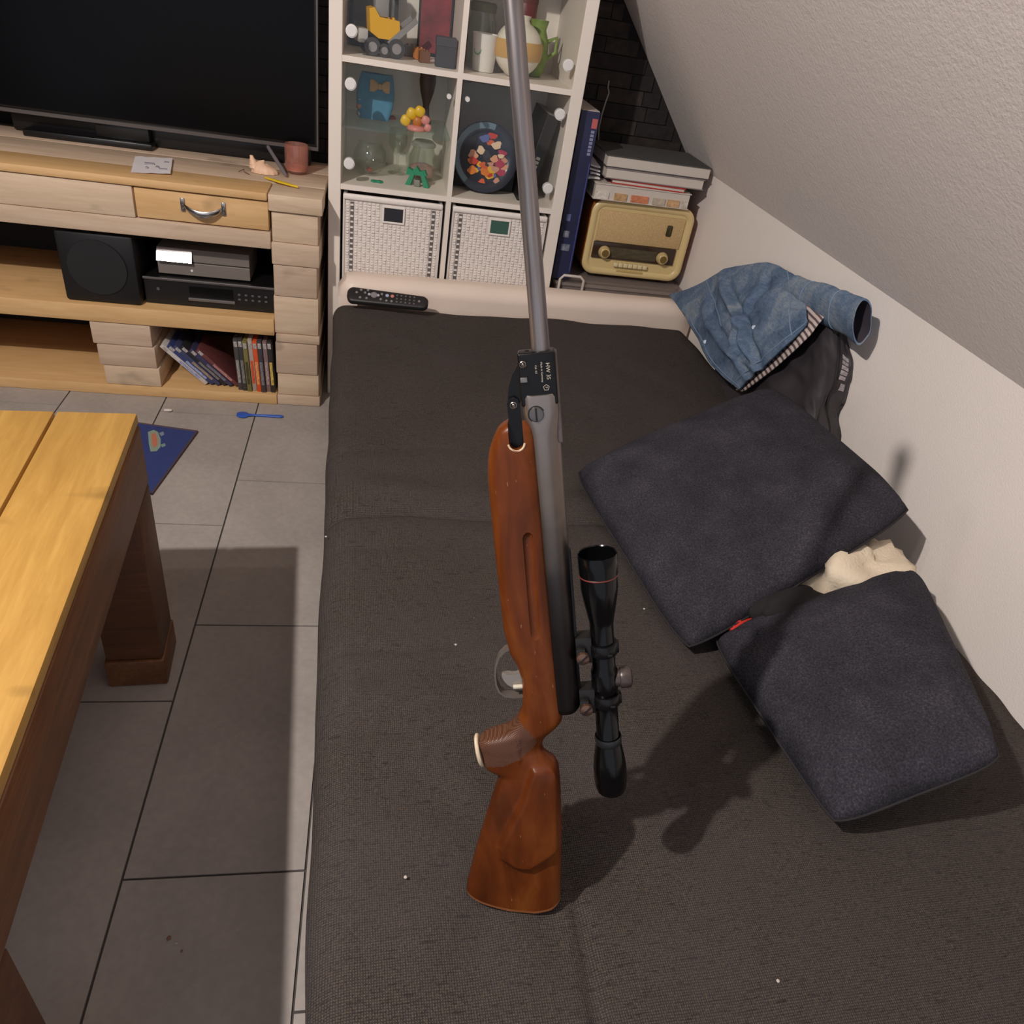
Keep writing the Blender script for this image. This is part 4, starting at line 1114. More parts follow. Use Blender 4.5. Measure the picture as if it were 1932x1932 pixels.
for i, (u, v, s_, lab) in enumerate(((319, 1771, 0.0035, 'largest brown crumb on the grey floor tiles'), (332, 1781, 0.0022, 'small pale crumb right of the brown one on the tiles'), (343, 1795, 0.002, 'tiny crumb lowest on the floor tiles'), (448, 1756, 0.002, 'tiny light crumb near the sofa bed edge on the tiles'))):
    p = onz(u, v, 0.0)
    bm = bmesh.new(); bmesh.ops.create_icosphere(bm, subdivisions=2, radius=s_)
    for v_ in bm.verts: v_.co = Vector((v_.co.x * (1 + 0.5 * nz(v_.co.y * 900, i)), v_.co.y, v_.co.z * 0.6 + s_ * 0.55)) + Vector((p.x, p.y, 0.0002))
    place(tag(obj('crumb', bm, mat('crumb_%d' % (i % 2), ((132, 98, 80), (186, 176, 166))[i % 2], 0.8), None), lab, 'crumb', 'crumbs on the floor'))

# ------------------------------------------------------------------ pallet-wood coffee table at the left edge
tw = wood('brown_stained_pallet', (84, 50, 26), (138, 88, 50), 1.2, 'Y', 0.45)
tw2 = wood('shaded_stained_pallet', (72, 42, 24), (116, 72, 42), 1.2, 'X', 0.5)  # stained wood with the shade below the table top put into its colour
twl = wood('lit_table_board', (176, 132, 66), (208, 164, 90), 1.2, 'Y', 0.4)  # yellow light falling on the top boards is put into this colour
ct = thing('pallet_coffee_table', 'brown stained pallet wood coffee table at the left edge', 'coffee table', (-0.262, -1.262, 0.0), Matrix.Rotation(math.radians(4.3), 3, 'Z'))
TX, TYF, TYN, TZ = 0.0, 0.0, -0.99, 0.598
for i in range(6):
    x1 = TX - 0.002 - i * 0.136
    obj('top_board', box(x1 - 0.132, x1, TYN, TYF, TZ - 0.022, TZ, bev=0.004), twl, ct, 40, world=False)
obj('side_rail', box(TX - 0.035, TX, TYN, TYF - 0.004, TZ - 0.150, TZ - 0.0225, bev=0.004), tw, ct, 40, world=False)
obj('side_rail', box(TX - 0.815, TX - 0.78, TYN, TYF - 0.004, TZ - 0.150, TZ - 0.0225, bev=0.004), tw, ct, 40, world=False)
obj('end_rail', box(TX - 0.78, TX - 0.036, TYF - 0.036, TYF - 0.004, TZ - 0.150, TZ - 0.0225, bev=0.004), tw2, ct, 40, world=False)
obj('end_rail', box(TX - 0.78, TX - 0.036, TYN, TYN + 0.032, TZ - 0.150, TZ - 0.0225, bev=0.004), tw2, ct, 40, world=False)
for lx in (TX - 0.110, TX - 0.815):
    for ly in (TYF - 0.124, TYN):
        obj('leg', box(lx, lx + 0.110, ly, ly + 0.120, 0.075, TZ - 0.1505, bev=0.006), tw2, ct, 40, world=False)
        obj('foot_block', box(lx - 0.004, lx + 0.113, ly - 0.004, ly + 0.123, 0.0005, 0.0745, bev=0.005), tw, ct, 40, world=False)

# ------------------------------------------------------------------ air rifle standing on its butt
RB = Vector((0.3602, -2.0976, 0.4195))
RG = Vector((0.9592, -0.1429, 0.2440)).normalized()     # towards the rifle's top (scope side)
RA = Vector((-0.1956, 0.2876, 0.9376)).normalized()     # along the bore
RG = (RG - RA * RG.dot(RA)).normalized()
RY = RA.cross(RG)                                       # towards the rifle's right side, away from the viewer
RM = Matrix((RG, RY, RA)).transposed()
rif = thing('air_rifle', 'break barrel air rifle with wooden stock and scope standing upright on the cover', 'air rifle', RB, RM)
steel = mat('worn_blued_steel', (92, 86, 84), 0.34, 0.85, var=0.35, vscale=14, stretch=(1, 1, 0.35))
steelb = mat('barrel_steel', (128, 122, 122), 0.32, 0.7, var=0.45, vscale=220, stretch=(1, 1, 0.03))
blued = mat('black_blued_steel', (17, 16, 16), 0.28, 0.25, spec=0.35)
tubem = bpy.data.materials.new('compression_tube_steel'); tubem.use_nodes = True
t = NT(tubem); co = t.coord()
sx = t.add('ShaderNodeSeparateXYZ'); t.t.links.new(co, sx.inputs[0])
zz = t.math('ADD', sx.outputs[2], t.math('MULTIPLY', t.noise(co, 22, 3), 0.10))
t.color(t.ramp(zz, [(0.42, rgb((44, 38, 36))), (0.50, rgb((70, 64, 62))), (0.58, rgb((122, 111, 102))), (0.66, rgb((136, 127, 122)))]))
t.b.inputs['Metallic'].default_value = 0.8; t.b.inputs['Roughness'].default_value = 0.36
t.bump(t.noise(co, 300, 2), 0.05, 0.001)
RP = dict(parent=rif, world=False)

# stock wood: reddish walnut stain, grain along the stock
stockm = bpy.data.materials.new('reddish_beech_stock'); stockm.use_nodes = True
t = NT(stockm); co = t.coord((30, 30, 6))
n1 = t.noise(co, 1.0, 5, 0.6, 0.8); n2 = t.noise(t.coord((14, 14, 9)), 1.0, 3)
f = t.math('ADD', t.math('MULTIPLY', n1, 0.55), t.math('MULTIPLY', n2, 0.45))
c_ = t.ramp(f, [(0.30, rgb((58, 26, 9))), (0.50, rgb((96, 45, 14))), (0.72, rgb((130, 72, 27)))])
sc = t.ramp(t.noise(t.coord((400, 400, 90)), 1.0, 2), [(0.73, (0, 0, 0)), (0.77, (1, 1, 1))])
c_ = t.mix(t.math('MULTIPLY', sc, 0.35), c_, rgb((196, 150, 110)))
t.color(c_)
t.b.inputs['Roughness'].default_value = 0.38
t.b.inputs['Specular IOR Level'].default_value = 0.22
t.b.inputs['Coat Weight'].default_value = 0.06; t.b.inputs['Coat Roughness'].default_value = 0.2
t.bump(n1, 0.04, 0.001)
gripm = bpy.data.materials.new('checkered_grip_wood'); gripm.use_nodes = True
t = NT(gripm); co = t.coord(rot=(0, 0.6, 0)); co2 = t.coord(rot=(0, -0.55, 0))
w1 = t.wave(co, 190, 0, 0, 'Z'); w2 = t.wave(co2, 190, 0, 0, 'Z')
hgt = t.math('MINIMUM', w1, w2)
t.color(t.ramp(hgt, [(0.1, rgb((78, 46, 30))), (0.7, rgb((108, 72, 54)))]))
t.b.inputs['Roughness'].default_value = 0.42
t.bump(hgt, 0.35, 0.001)

UND = [(-6, -61), (18, -61), (24, -60.5), (34, -58), (88, -40), (124, -27), (174, -9), (190, -3), (195, -5), (199, -13), (203, -18), (212, -20.5), (235, -23), (243, -20), (246, -12), (248, -2), (253, 13), (265, 24), (278, 31.5), (296, 34), (320, 35), (340, 31), (354, 25), (384, 21), (477, 21), (551, 22), (570, 24), (582, 27), (591, 31), (600, 36), (605, 42), (608, 50)]
TOP = [(-6, 54), (2, 55), (40, 58.5), (106, 64), (169, 67), (198, 67), (207, 63.5), (215, 55.5), (222, 51), (230, 50), (238, 53), (245, 57.5), (255, 68), (263, 75), (270, 76.5), (307, 75), (590, 73.5), (601, 72), (606, 69), (608, 66)]
HW = [(-6, 20), (40, 21), (110, 20), (170, 17), (200, 15.5), (225, 15), (250, 17), (280, 18.5), (330, 19), (400, 20.5), (520, 21.5), (580, 20.5), (600, 18.5), (608, 15)]
CHK = [(37, 209), (32, 198), (22, 168), (8, 142), (-8, 112), (-12, 98), (-9, 82), (4, 69), (23, 65), (42, 77), (60, 88), (90, 90), (90, 209)]
GRP = [(27, 272), (39, 257), (46, 243), (40, 232), (24, 221), (5, 213), (-30, 205), (-30, 262), (4, 262)]
def inside(poly, x, y):
    c = False
    for (x0, y0), (x1, y1) in zip(poly, poly[1:] + poly[:1]):
        if (y0 > y) != (y1 > y) and x < (x1 - x0) * (y - y0) / (y1 - y0) + x0: c = not c
    return c
def dist_poly(poly, x, y):
    b = 1e9
    for (x0, y0), (x1, y1) in zip(poly, poly[1:] + poly[:1]):
        dx, dy = x1 - x0, y1 - y0
        k_ = max(0, min(1, ((x - x0) * dx + (y - y0) * dy) / (dx * dx + dy * dy)))
        b = min(b, math.hypot(x - x0 - k_ * dx, y - y0 - k_ * dy))
    return b
def smooth_tab(tab, s):
    return (interp(tab, s - 2) + 2 * interp(tab, s) + interp(tab, s + 2)) / 4
BUTC = [(-60, 22), (-42, 13), (-10, 1), (23, -5), (43, -4), (54, 2)]
def butt_s(g): return interp(BUTC, g)
bm = bmesh.new()
rows = [i * 2.0 for i in range(305)]
NS = 48
R = []
for ri, s in enumerate(rows):
    g0, g1, h = smooth_tab(UND, s if s >= 60 else 22 + 38 * s / 60.0), smooth_tab(TOP, s), interp(HW, s)
    grip = math.exp(-((s - 226) / 18.0) ** 2)
    ring = []
    p_ = 3.2 - 0.9 * grip
    for i in range(NS * 2):
        # uniform in g with cosine clustering, then the two faces
        k_ = i if i <= NS else 2 * NS - i
        u = -math.cos(math.pi * k_ / NS)
        side = -1 if i <= NS else 1
        gg = (g0 + g1) / 2 + u * (g1 - g0) / 2
        hh = h * max(0.0, 1 - abs(u) ** p_) ** (1 / p_)
        if grip > 0.05 and gg < 25: hh *= 1 + 0.15 * grip
        if side < 0:
            if 55 < s < 216:
                d = dist_poly(CHK, gg, s)
                sd = d if inside(CHK, gg, s) else -d
                hh += 7.5 * sstep(-2.5, 5.5, sd) * sstep(1.0, 0.86, abs(u))
        # bottom rows follow the curved butt line
        ss = s
        if s < 60:
            b0 = butt_s(gg)
            ss = b0 + (60 - b0) * (s / 60.0)
        ring.append(Vector((gg, side * hh, ss)) * 0.001)
    R.append(ring)
ringloft(bm, R)
for f_ in bm.faces:
    c = f_.calc_center_median() * 1000
    if inside(GRP, c.x, c.z): f_.material_index = 1
stock = obj('stock', bm, [stockm, gripm], rif, 40, world=False)
# finger groove and cocking slot cut into the fore-end
def cutter(bmc):
    bmesh.ops.recalc_face_normals(bmc, faces=bmc.faces)
    me = bpy.data.meshes.new('cut'); bmc.to_mesh(me); bmc.free()
    me.materials.append(stockm)
    o = bpy.data.objects.new('cut', me); COL.objects.link(o)
    o.matrix_world = wm(rif)
    return o
bm = bmesh.new()
R = []
for i in range(21):
    a_ = math.pi * i / 20
    s = 436 - 62 * math.cos(a_); gc = 56.5 + 1.0 * (s - 436) / 60
    rr_ = 6.0 * min(1.0, math.sqrt(max(0.0, 1 - ((s - 436) / 62.3) ** 2)) * 2.6) + 0.05
    R.append([Vector((gc + rr_ * math.cos(q_), -22.5 + rr_ * 0.8 * math.sin(q_), s)) * 0.001 for q_ in [2 * math.pi * j / 20 for j in range(20)]])
ringloft(bm, R)
c1 = cutter(bm)
bm = bmesh.new()
R = []
for yy in (-30, 30):
    R.append([Vector((54.5 + 7.0 * math.cos(q_), yy, 589 + 7.0 * math.sin(q_))) * 0.001 for q_ in [math.pi + math.pi * j / 14 for j in range(15)]] + [Vector((61.5, yy, 625)) * 0.001, Vector((47.5, yy, 625)) * 0.001])
ringloft(bm, R)
c2 = cutter(bm)
bpy.context.view_layer.update()
for c in (c1, c2):
    md = stock.modifiers.new('cut', 'BOOLEAN'); md.operation = 'DIFFERENCE'; md.object = c; md.solver = 'EXACT'
dg = bpy.context.evaluated_depsgraph_get()
me2 = bpy.data.meshes.new_from_object(stock.evaluated_get(dg))
stock.modifiers.clear()
stock.data = me2
me2.name = 'stock'
me2.polygons.foreach_set('use_smooth', [True] * len(me2.polygons)); me2.set_sharp_from_angle(angle=math.radians(42))
for c in (c1, c2): bpy.data.objects.remove(c)
# pale bare wood round the slot
bm = bmesh.new()
tube(bm, [Vector((54.5 + 7.8 * math.cos(q_), -19.3, 589 + 7.8 * math.sin(q_))) * 0.001 for q_ in [math.pi * 1.02 + math.pi * 0.96 * j / 14 for j in range(15)]], 0.0011, 8)
obj('slot_rim', bm, mat('bare_pale_wood', (206, 182, 150), 0.6), smooth=60, **RP)
# pistol grip cap and butt plate
bm = bmesh.new()
GM = Matrix.Translation(Vector((-21.2, 0, 224.5)) * 0.001) @ Matrix.Rotation(math.radians(-96), 4, 'Y')
R = []
for h_, k_ in ((-0.001, 0.90), (0.0005, 0.97), (0.0020, 0.97), (0.0032, 0.90), (0.0040, 0.6)):
    R.append([GM @ Vector((0.0215 * k_ * math.cos(q_), 0.0155 * k_ * math.sin(q_), h_)) for q_ in [2 * math.pi * j / 36 for j in range(36)]])
ringloft(bm, R)
obj('grip_cap', bm, mat('ivory_spacer', (214, 194, 166), 0.45), smooth=50, **RP)
bm = bmesh.new()
R = []
for off in (-3.4, -3.0, -0.3, 0.0):
    ring = []
    ins = 0.955 if off == -3.4 else 1.012
    for i in range(NS * 2):
        k_ = i if i <= NS else 2 * NS - i
        u = -math.cos(math.pi * k_ / NS); side = -1 if i <= NS else 1
        gg = -3 + u * 57.0 * ins
        hh = 20 * ins * max(0.0, 1 - abs(u) ** 3.2) ** (1 / 3.2)
        ring.append(Vector((gg, side * hh, butt_s(gg) + off)) * 0.001)
    R.append(ring)
ringloft(bm, R)
obj('butt_plate', bm, mat('tan_butt_plate', (128, 78, 44), 0.45), smooth=40, **RP)

# action: compression tube, fork, breech block, barrel
TG = 0.0800
bm = bmesh.new()
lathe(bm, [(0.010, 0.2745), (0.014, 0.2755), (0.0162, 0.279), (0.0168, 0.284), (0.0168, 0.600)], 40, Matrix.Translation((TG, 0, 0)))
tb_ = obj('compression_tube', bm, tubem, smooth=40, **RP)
bm = bmesh.new(); bx(bm, TG + 0.0135, TG + 0.0185, -0.0052, 0.0052, 0.286, 0.468, bev=0.001)
obj('scope_rail', bm, blued, tb_, 40, world=False)
bm = bmesh.new()
R = []
for s_, ins, hw_, cr_ in ((0.592, 0.0003, 0.0168, 0.0164), (0.600, 0.0002, 0.0166, 0.0145), (0.612, 0.0, 0.0158, 0.0095), (0.629, 0.0, 0.0152, 0.0085), (0.6325, 0.0012, 0.0145, 0.0085), (0.634, 0.004, 0.0122, 0.007)):
    R.append([Vector((x_, y_, s_ + (0.0022 * math.cos((x_ - TG) / 0.017 * 2.2) * -1 if s_ > 0.62 else 0))) for x_, y_ in rrect(TG - 0.0170 + ins, TG + 0.0170 - ins, -hw_, hw_, cr_, 6)])
ringloft(bm, R)
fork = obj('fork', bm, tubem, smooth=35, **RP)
bm = bmesh.new(); bx(bm, 0.0622, 0.0972, -0.0132, 0.0132, 0.622, 0.6715, bev=0.0018, seg=3)
blk = obj('breech_block', bm, blued, smooth=40, **RP)
bm = bmesh.new(); bx(bm, 0.0925, 0.0988, -0.0085, 0.0085, 0.583, 0.6705, bev=0.0012)
obj('top_rib', bm, mat('worn_rib_steel', (112, 100, 94), 0.35, 0.8, var=0.3, vscale=60), smooth=40, **RP)
BG = 0.0842
bm = bmesh.new()
lathe(bm, [(0.0086, 0.668), (0.0086, 0.676), (0.0084, 0.70), (0.0080, 1.100), (0.0076, 1.104), (0.0030, 1.1045), (0.0023, 1.100), (0.0023, 1.06)], 36, Matrix.Translation((BG, 0, 0)))
brl = obj('barrel', bm, steelb, smooth=40, **RP)
bm = bmesh.new(); bx(bm, BG + 0.0068, BG + 0.011, -0.0065, 0.0065, 1.060, 1.098, bev=0.001); bx(bm, BG + 0.0105, BG + 0.019, -0.0012, 0.0012, 1.066, 1.088)
obj('front_sight', bm, blued, brl, 40, world=False)
# pivot screw
def screw(g, s, y, r, m_, slot_ang, parent, h_=0.002, name='screw'):
    bm = bmesh.new()
    Ms = Matrix.Translation((g, y, s)) @ Matrix.Rotation(math.radians(90), 4, 'X')
    lathe(bm, [(r, -0.001), (r, h_ * 0.35), (r * 0.92, h_ * 0.75), (r * 0.6, h_), (0.0003, h_ * 1.06)], 28, Ms)
    o = obj(name, bm, m_, parent, 40, world=False)
    bm = bmesh.new(); bx(bm, -r * 0.13, r * 0.13, -r * 0.88, r * 0.88, h_ * 0.2, h_ * 1.18)
    bm.transform(Ms @ Matrix.Rotation(slot_ang, 4, 'Z'))
    obj('screw_slot', bm, mat('slot_black', (12, 11, 11), 0.6), o, world=False)
    return o
bm = bmesh.new(); cyl(bm, (0.0755, -0.0156, 0.6145), (0.0755, -0.0150, 0.6145), 0.0082, seg=32)
obj('screw_recess', bm, MATS['slot_black'] if 'slot_black' in MATS else mat('slot_black', (12, 11, 11), 0.6), fork, world=False)
screw(0.0755, 0.6145, -0.0156, 0.0072, mat('pivot_screw_steel', (110, 104, 102), 0.3, 0.85), 0.0, fork, 0.0022)
# small fittings on the block
def ringpin(g, s, y, r, m_, parent):
    bm = bmesh.new()
    Ms = Matrix.Translation((g, y, s)) @ Matrix.Rotation(math.radians(90), 4, 'X')
    lathe(bm, [(r, -0.002), (r, 0.0008), (r * 0.8, 0.0012), (r * 0.72, 0.0006), (r * 0.6, -0.0004), (r * 0.35, 0.0006), (0.0002, 0.001)], 20, Ms)
    obj('pin', bm, m_, parent, 40, world=False)
pinm = mat('bright_pin', (140, 132, 126), 0.3, 0.9)
ringpin(0.0668, 0.6615, -0.0133, 0.0032, pinm, blk)
bm = bmesh.new(); bx(bm, 0.0632, 0.0700, -0.0160, -0.0128, 0.6450, 0.6500, bev=0.0008)
obj('latch_stud', bm, pinm, blk, 40, world=False)
bm = bmesh.new(); cyl(bm, (0.071, 0.002, 0.6714), (0.071, 0.002, 0.6720), 0.0020, seg=14)
obj('front_pin', bm, MATS['slot_black'], blk, world=False)
# stamped lettering on the block: lines read down the rifle when the muzzle points up
engr = mat('stamped_letters', (176, 166, 152), 0.5)
TMX = Matrix(((0, 1, 0, 0), (0, 0, -1, 0), (-1, 0, 0, 0), (0, 0, 0, 1)))   # text x -> -s, text y -> +g, normal -> viewer
def stamp(txt, size, g, s):
    bm = text_bm(txt, size, Matrix.Translation((g, -0.01335, s)) @ TMX, 0.00012)
    o = obj('stamped_lettering', bm, engr, blk, world=False)
    return o
stamp('HW 35', 0.0052, 0.0895, 0.6535)
stamp('Made in Germany', 0.0026, 0.0838, 0.6530)
stamp('Cal. 4,5', 0.0026, 0.0785, 0.6560)
bm = bmesh.new()
cx_, cs_ = 0.0868, 0.6385
for r0, r1, nn in ((0.0026, 0.0031, 5),):
    R = []
    for rr_ in (r0, r1):
        R.append([Vector((cx_ + rr_ * math.cos(2 * math.pi * i / nn + 0.3), -0.01345, cs_ + rr_ * math.sin(2 * math.pi * i / nn + 0.3))) for i in range(nn)])
    ringloft(bm, R, False, False)
obj('stamped_emblem', bm, engr, blk, world=False)
bm = text_bm('F', 0.0034, Matrix.Translation((cx_, -0.01335, cs_)) @ TMX, 0.00012)
obj('stamped_emblem', bm, engr, blk, world=False)
# cocking lever
XS = Matrix(((1, 0, 0, 0), (0, 0, 1, 0), (0, 1, 0, 0), (0, 0, 0, 1)))
bm = bmesh.new()
prism(bm, [(p[0] * 0.001, p[1] * 0.001) for p in ((62, 661), (56, 652), (51.5, 641), (49.5, 630), (50.5, 621), (57, 618), (61.5, 626), (63, 645))], -0.005, 0.005, XS)
lev = obj('cocking_link', bm, blued, **RP)
bm = bmesh.new()
prism(bm, [(p[0] * 0.001, p[1] * 0.001) for p in ((48.6, 626), (50.5, 630), (55, 631.5), (59, 629), (60.6, 624), (60.8, 560), (48.4, 560))], -0.0095, -0.0052, XS)
arm = obj('cocking_arm', bm, mat('black_arm_steel', (18, 17, 18), 0.35, 0.5), **RP)
ringpin(0.0545, 0.6235, -0.0096, 0.0034, pinm, arm)
# trigger guard and trigger
bm = bmesh.new()
cl = [(27, 358), (20, 355.5), (12.5, 348), (8, 337), (6.2, 325), (6.2, 314), (9, 304), (15, 298.5), (24, 296.5), (35, 296.5)]
R = []
for i, (g_, s_) in enumerate(cl):
    a = Vector((cl[min(i + 1, len(cl) - 1)][0] - cl[max(i - 1, 0)][0], 0, cl[min(i + 1, len(cl) - 1)][1] - cl[max(i - 1, 0)][1])).normalized()
    nrm = Vector((-a.z, 0, a.x))
    p = Vector((g_, 0, s_))
    R.append([(p + nrm * x_ + Vector((0, y_, 0))) * 0.001 for x_, y_ in ((-1, -6), (1, -6), (1, 6), (-1, 6))])
ringloft(bm, R)
obj('trigger_guard', bm, mat('guard_steel', (100, 92, 86), 0.35, 0.25, var=0.2, vscale=60), smooth=35, **RP)
bm = bmesh.new()
prism(bm, [(p[0] * 0.001, p[1] * 0.001) for p in ((38, 328), (34, 325.5), (29, 323.5), (24, 323.5), (18, 325.5), (13.5, 327), (13, 324), (14.5, 318), (18, 312), (23, 308), (38, 306))], -0.004, 0.004, XS)
bmesh.ops.bevel(bm, geom=bm.edges[:], offset=0.0008, segments=2, affect='EDGES')
trg = obj('trigger', bm, mat('trigger_steel', (150, 142, 134), 0.28, 0.45), smooth=40, **RP)
bm = bmesh.new(); cyl(bm, (0.0250, -0.006, 0.3105), (0.0360, -0.006, 0.3105), 0.0026, seg=14)
obj('adjusting_pin', bm, mat('cream_pin', (196, 186, 168), 0.4), trg, 40, world=False)

# telescopic sight
SG = 0.1253
lac = mat('black_lacquer', (9, 9, 10), 0.16, spec=0.28)
SMt = Matrix.Translation((SG, 0, 0))
bm = bmesh.new()
lathe(bm, [(0.0185, 0.436), (0.0195, 0.436), (0.0198, 0.424), (0.0190, 0.416), (0.0160, 0.398), (0.0134, 0.384), (0.0127, 0.378), (0.0127, 0.327), (0.0145, 0.322), (0.0148, 0.320), (0.0148, 0.302), (0.0145, 0.300), (0.0127, 0.295), (0.0127, 0.236), (0.0140, 0.234),
           (0.0140, 0.227), (0.0145, 0.225), (0.0175, 0.207), (0.0190, 0.192), (0.0188, 0.178), (0.0183, 0.176), (0.0186, 0.174), (0.0180, 0.166), (0.0165, 0.161), (0.0130, 0.1600), (0.0125, 0.165)], 44, SMt)
scp = obj('scope_tube', bm, lac, smooth=35, **RP)
bm = bmesh.new()
lathe(bm, [(0.0195, 0.4375), (0.0203, 0.4385), (0.0206, 0.4455), (0.0206, 0.460), (0.0200, 0.4615), (0.0192, 0.4605), (0.0188, 0.452), (0.0184, 0.452), (0.0184, 0.449), (0.0181, 0.449), (0.0181, 0.446), (0.0178, 0.446), (0.0178, 0.436)], 44, SMt, False, False)
obj('objective_bell', bm, lac, scp, 35, world=False)
bm = bmesh.new(); lathe(bm, [(0.0200, 0.4365), (0.0204, 0.4368), (0.0204, 0.4378), (0.0200, 0.4382)], 44, SMt, False, False)
obj('red_ring', bm, mat('dull_red_ring', (104, 44, 38), 0.4), scp, 50, world=False)
bm = bmesh.new(); lathe(bm, [(0.0180, 0.4375), (0.0150, 0.4390), (0.0080, 0.4402), (0.0005, 0.4406)], 36, SMt)
obj('objective_lens', bm, mat('coated_lens', (16, 18, 22), 0.05, spec=0.9), scp, 50, world=False)
bm = bmesh.new(); lathe(bm, [(0.0145, 0.2365), (0.0150, 0.2350), (0.0150, 0.2285), (0.0145, 0.227)], 44, SMt, False, False)
obj('focus_ring', bm, mat('grey_knurl', (44, 44, 46), 0.35, 0.4), scp, 35, world=False)
bm = bmesh.new()
TMt = Matrix.Translation((SG, 0, 0.3110)) @ Matrix.Rotation(math.radians(90), 4, 'Y')
lathe(bm, [(0.0100, 0.010), (0.0100, 0.0165), (0.0118, 0.0172), (0.0122, 0.0185), (0.0122, 0.0255), (0.0108, 0.0285), (0.0070, 0.0300), (0.0005, 0.0305)], 36, TMt)
obj('turret_cap', bm, mat('turret_brown', (72, 62, 60), 0.35, 0.3), scp, 35, world=False)
ringm = mat('dark_ring_steel', (30, 29, 30), 0.28, 0.6)
bronze = mat('bronze_screw', (118, 90, 76), 0.32, 0.8)
for s0, lab in ((0.3505, 'front'), (0.2860, 'rear')):
    bm = bmesh.new()
    lathe(bm, [(0.0126, s0 - 0.0068), (0.0152, s0 - 0.0068), (0.0158, s0 - 0.0058), (0.0158, s0 + 0.0058), (0.0152, s0 + 0.0068), (0.0126, s0 + 0.0068)], 40, SMt, False, False)
    bx(bm, SG + 0.0125, SG + 0.0172, -0.0040, 0.0040, s0 - 0.0065, s0 + 0.0065, bev=0.0012)
    rg = obj('mount_ring', bm, ringm, smooth=35, **RP)
    bm = bmesh.new(); bx(bm, 0.0962, 0.1135, -0.0085, 0.0100, s0 - 0.014, s0 + 0.0165, bev=0.001)
    obj('mount_base', bm, mat('mount_steel', (40, 37, 36), 0.4, 0.5), rg, 35, world=False)
    bm = bmesh.new(); bx(bm, 0.0962, 0.1062, -0.0160, -0.0085, s0 - 0.009, s0 + 0.007, bev=0.001)
    obj('mount_clamp', bm, MATS['mount_steel'], rg, 35, world=False)
    screw(0.1030, s0 - 0.0025, -0.0165, 0.0072, bronze, math.radians(-48), rg, 0.0040, 'clamp_screw')
    for dy in (-0.0105, 0.0105):
        bm = bmesh.new(); cyl(bm, (SG + 0.004, dy * 1.36, s0 - 0.003), (SG + 0.009, dy * 1.36, s0 - 0.003), 0.0018, seg=10)
        obj('ring_screw', bm, ringm, rg, 40, world=False)

# ------------------------------------------------------------------ cushions
cush = bpy.data.materials.new('charcoal_cushion_felt'); cush.use_nodes = True
t = NT(cush); co = t.coord()
n1 = t.noise(co, 340, 2); n2 = t.noise(co, 12, 4)
t.color(t.ramp(t.math('ADD', t.math('MULTIPLY', n1, 0.65), t.math('MULTIPLY', n2, 0.35)), [(0.30, rgb((34, 33, 38))), (0.52, rgb((55, 53, 60))), (0.74, rgb((82, 79, 86)))]))
t.b.inputs['Roughness'].default_value = 0.95; t.b.inputs['Specular IOR Level'].default_value = 0.12
t.bump(t.noise(co, 420, 2), 0.4, 0.001)
def cushion(label, A, B, C, D, thick, seed, n=56):
    """A,B,C,D corners in order round the seam; puffed both ways"""
    A, B, C, D = map(Vector, (A, B, C, D))
    nrm = (B - A).cross(D - A).normalized()
    if nrm.z < 0: nrm = -nrm
    base = (A + B + C + D) / 4
    o = thing('cushion', label, 'cushion', base - Vector((0, 0, 0)), None, 'charcoal cushions on the sofa bed')
    bm = bmesh.new()
    def mk(sgn):
        def fn(u, v):
            a, b = 2 * u - 1, 2 * v - 1
            # seam lines bow inwards between the corners
            ka = 1 - 0.02 * (1 - b * b) - 0.06 * (a * a * b * b) ** 2.2
            kb = 1 - 0.02 * (1 - a * a) - 0.06 * (a * a * b * b) ** 2.2
            uu, vv = (a * ka + 1) / 2, (b * kb + 1) / 2
            p = A.lerp(B, uu).lerp(D.lerp(C, uu), vv)
            e = max(0.0, (1 - a ** 4)) * max(0.0, (1 - b ** 4))
            h = thick * e ** 0.52
            h += 0.006 * nz(uu * 5 + seed, vv * 5, sgn) * e + 0.003 * nz(uu * 14 + seed, vv * 14, sgn) * e ** 0.4
            # pull wrinkles at the corners
            for cu_, cv_ in ((0, 0), (1, 0), (1, 1), (0, 1)):
                d = math.hypot(uu - cu_, vv - cv_)
                h += 0.004 * math.sin(12 * math.atan2(vv - cv_, uu - cu_) + seed) * math.exp(-((d - 0.18) / 0.1) ** 2) * e ** 0.3
            return p + nrm * (h if sgn > 0 else -h * 0.75)
        return fn
    grid(bm, n, n, mk(1)); grid(bm, n, n, mk(-1))
    bmesh.ops.remove_doubles(bm, verts=bm.verts, dist=1e-5)
    obj('cushion_body', bm, cush, o, 180)
    bm = bmesh.new()
    f1 = mk(1)
    pts = [f1(i / 24, 0) for i in range(24)] + [f1(1, i / 24) for i in range(24)] + [f1(1 - i / 24, 1) for i in range(24)] + [f1(0, 1 - i / 24) for i in range(25)]
    tube(bm, pts, 0.0022, 6)
    obj('seam', bm, mat('seam_dark', (40, 36, 38), 0.9), o, 60)
    return o
p1L, p1T, p1R, p1B = onz(1074, 889, 0.452), onz(1457, 727, 0.610), onz(1735, 964, 0.640), onz(1294, 1243, 0.440)
cushion('square charcoal cushion leaning against the wall beside the jackets', p1L, p1T, p1R, p1B, 0.066, 1.7)
p2L, p2B = onz(1334, 1202, 0.445), onz(1574, 1566, 0.455)
p2T, p2R = onz(1730, 1066, 0.560), onz(1900, 1440, 0.580)
cushion('charcoal cushion in front, tucked under the corner of the square one', p2L, p2T, p2R, p2B, 0.060, 5.1)

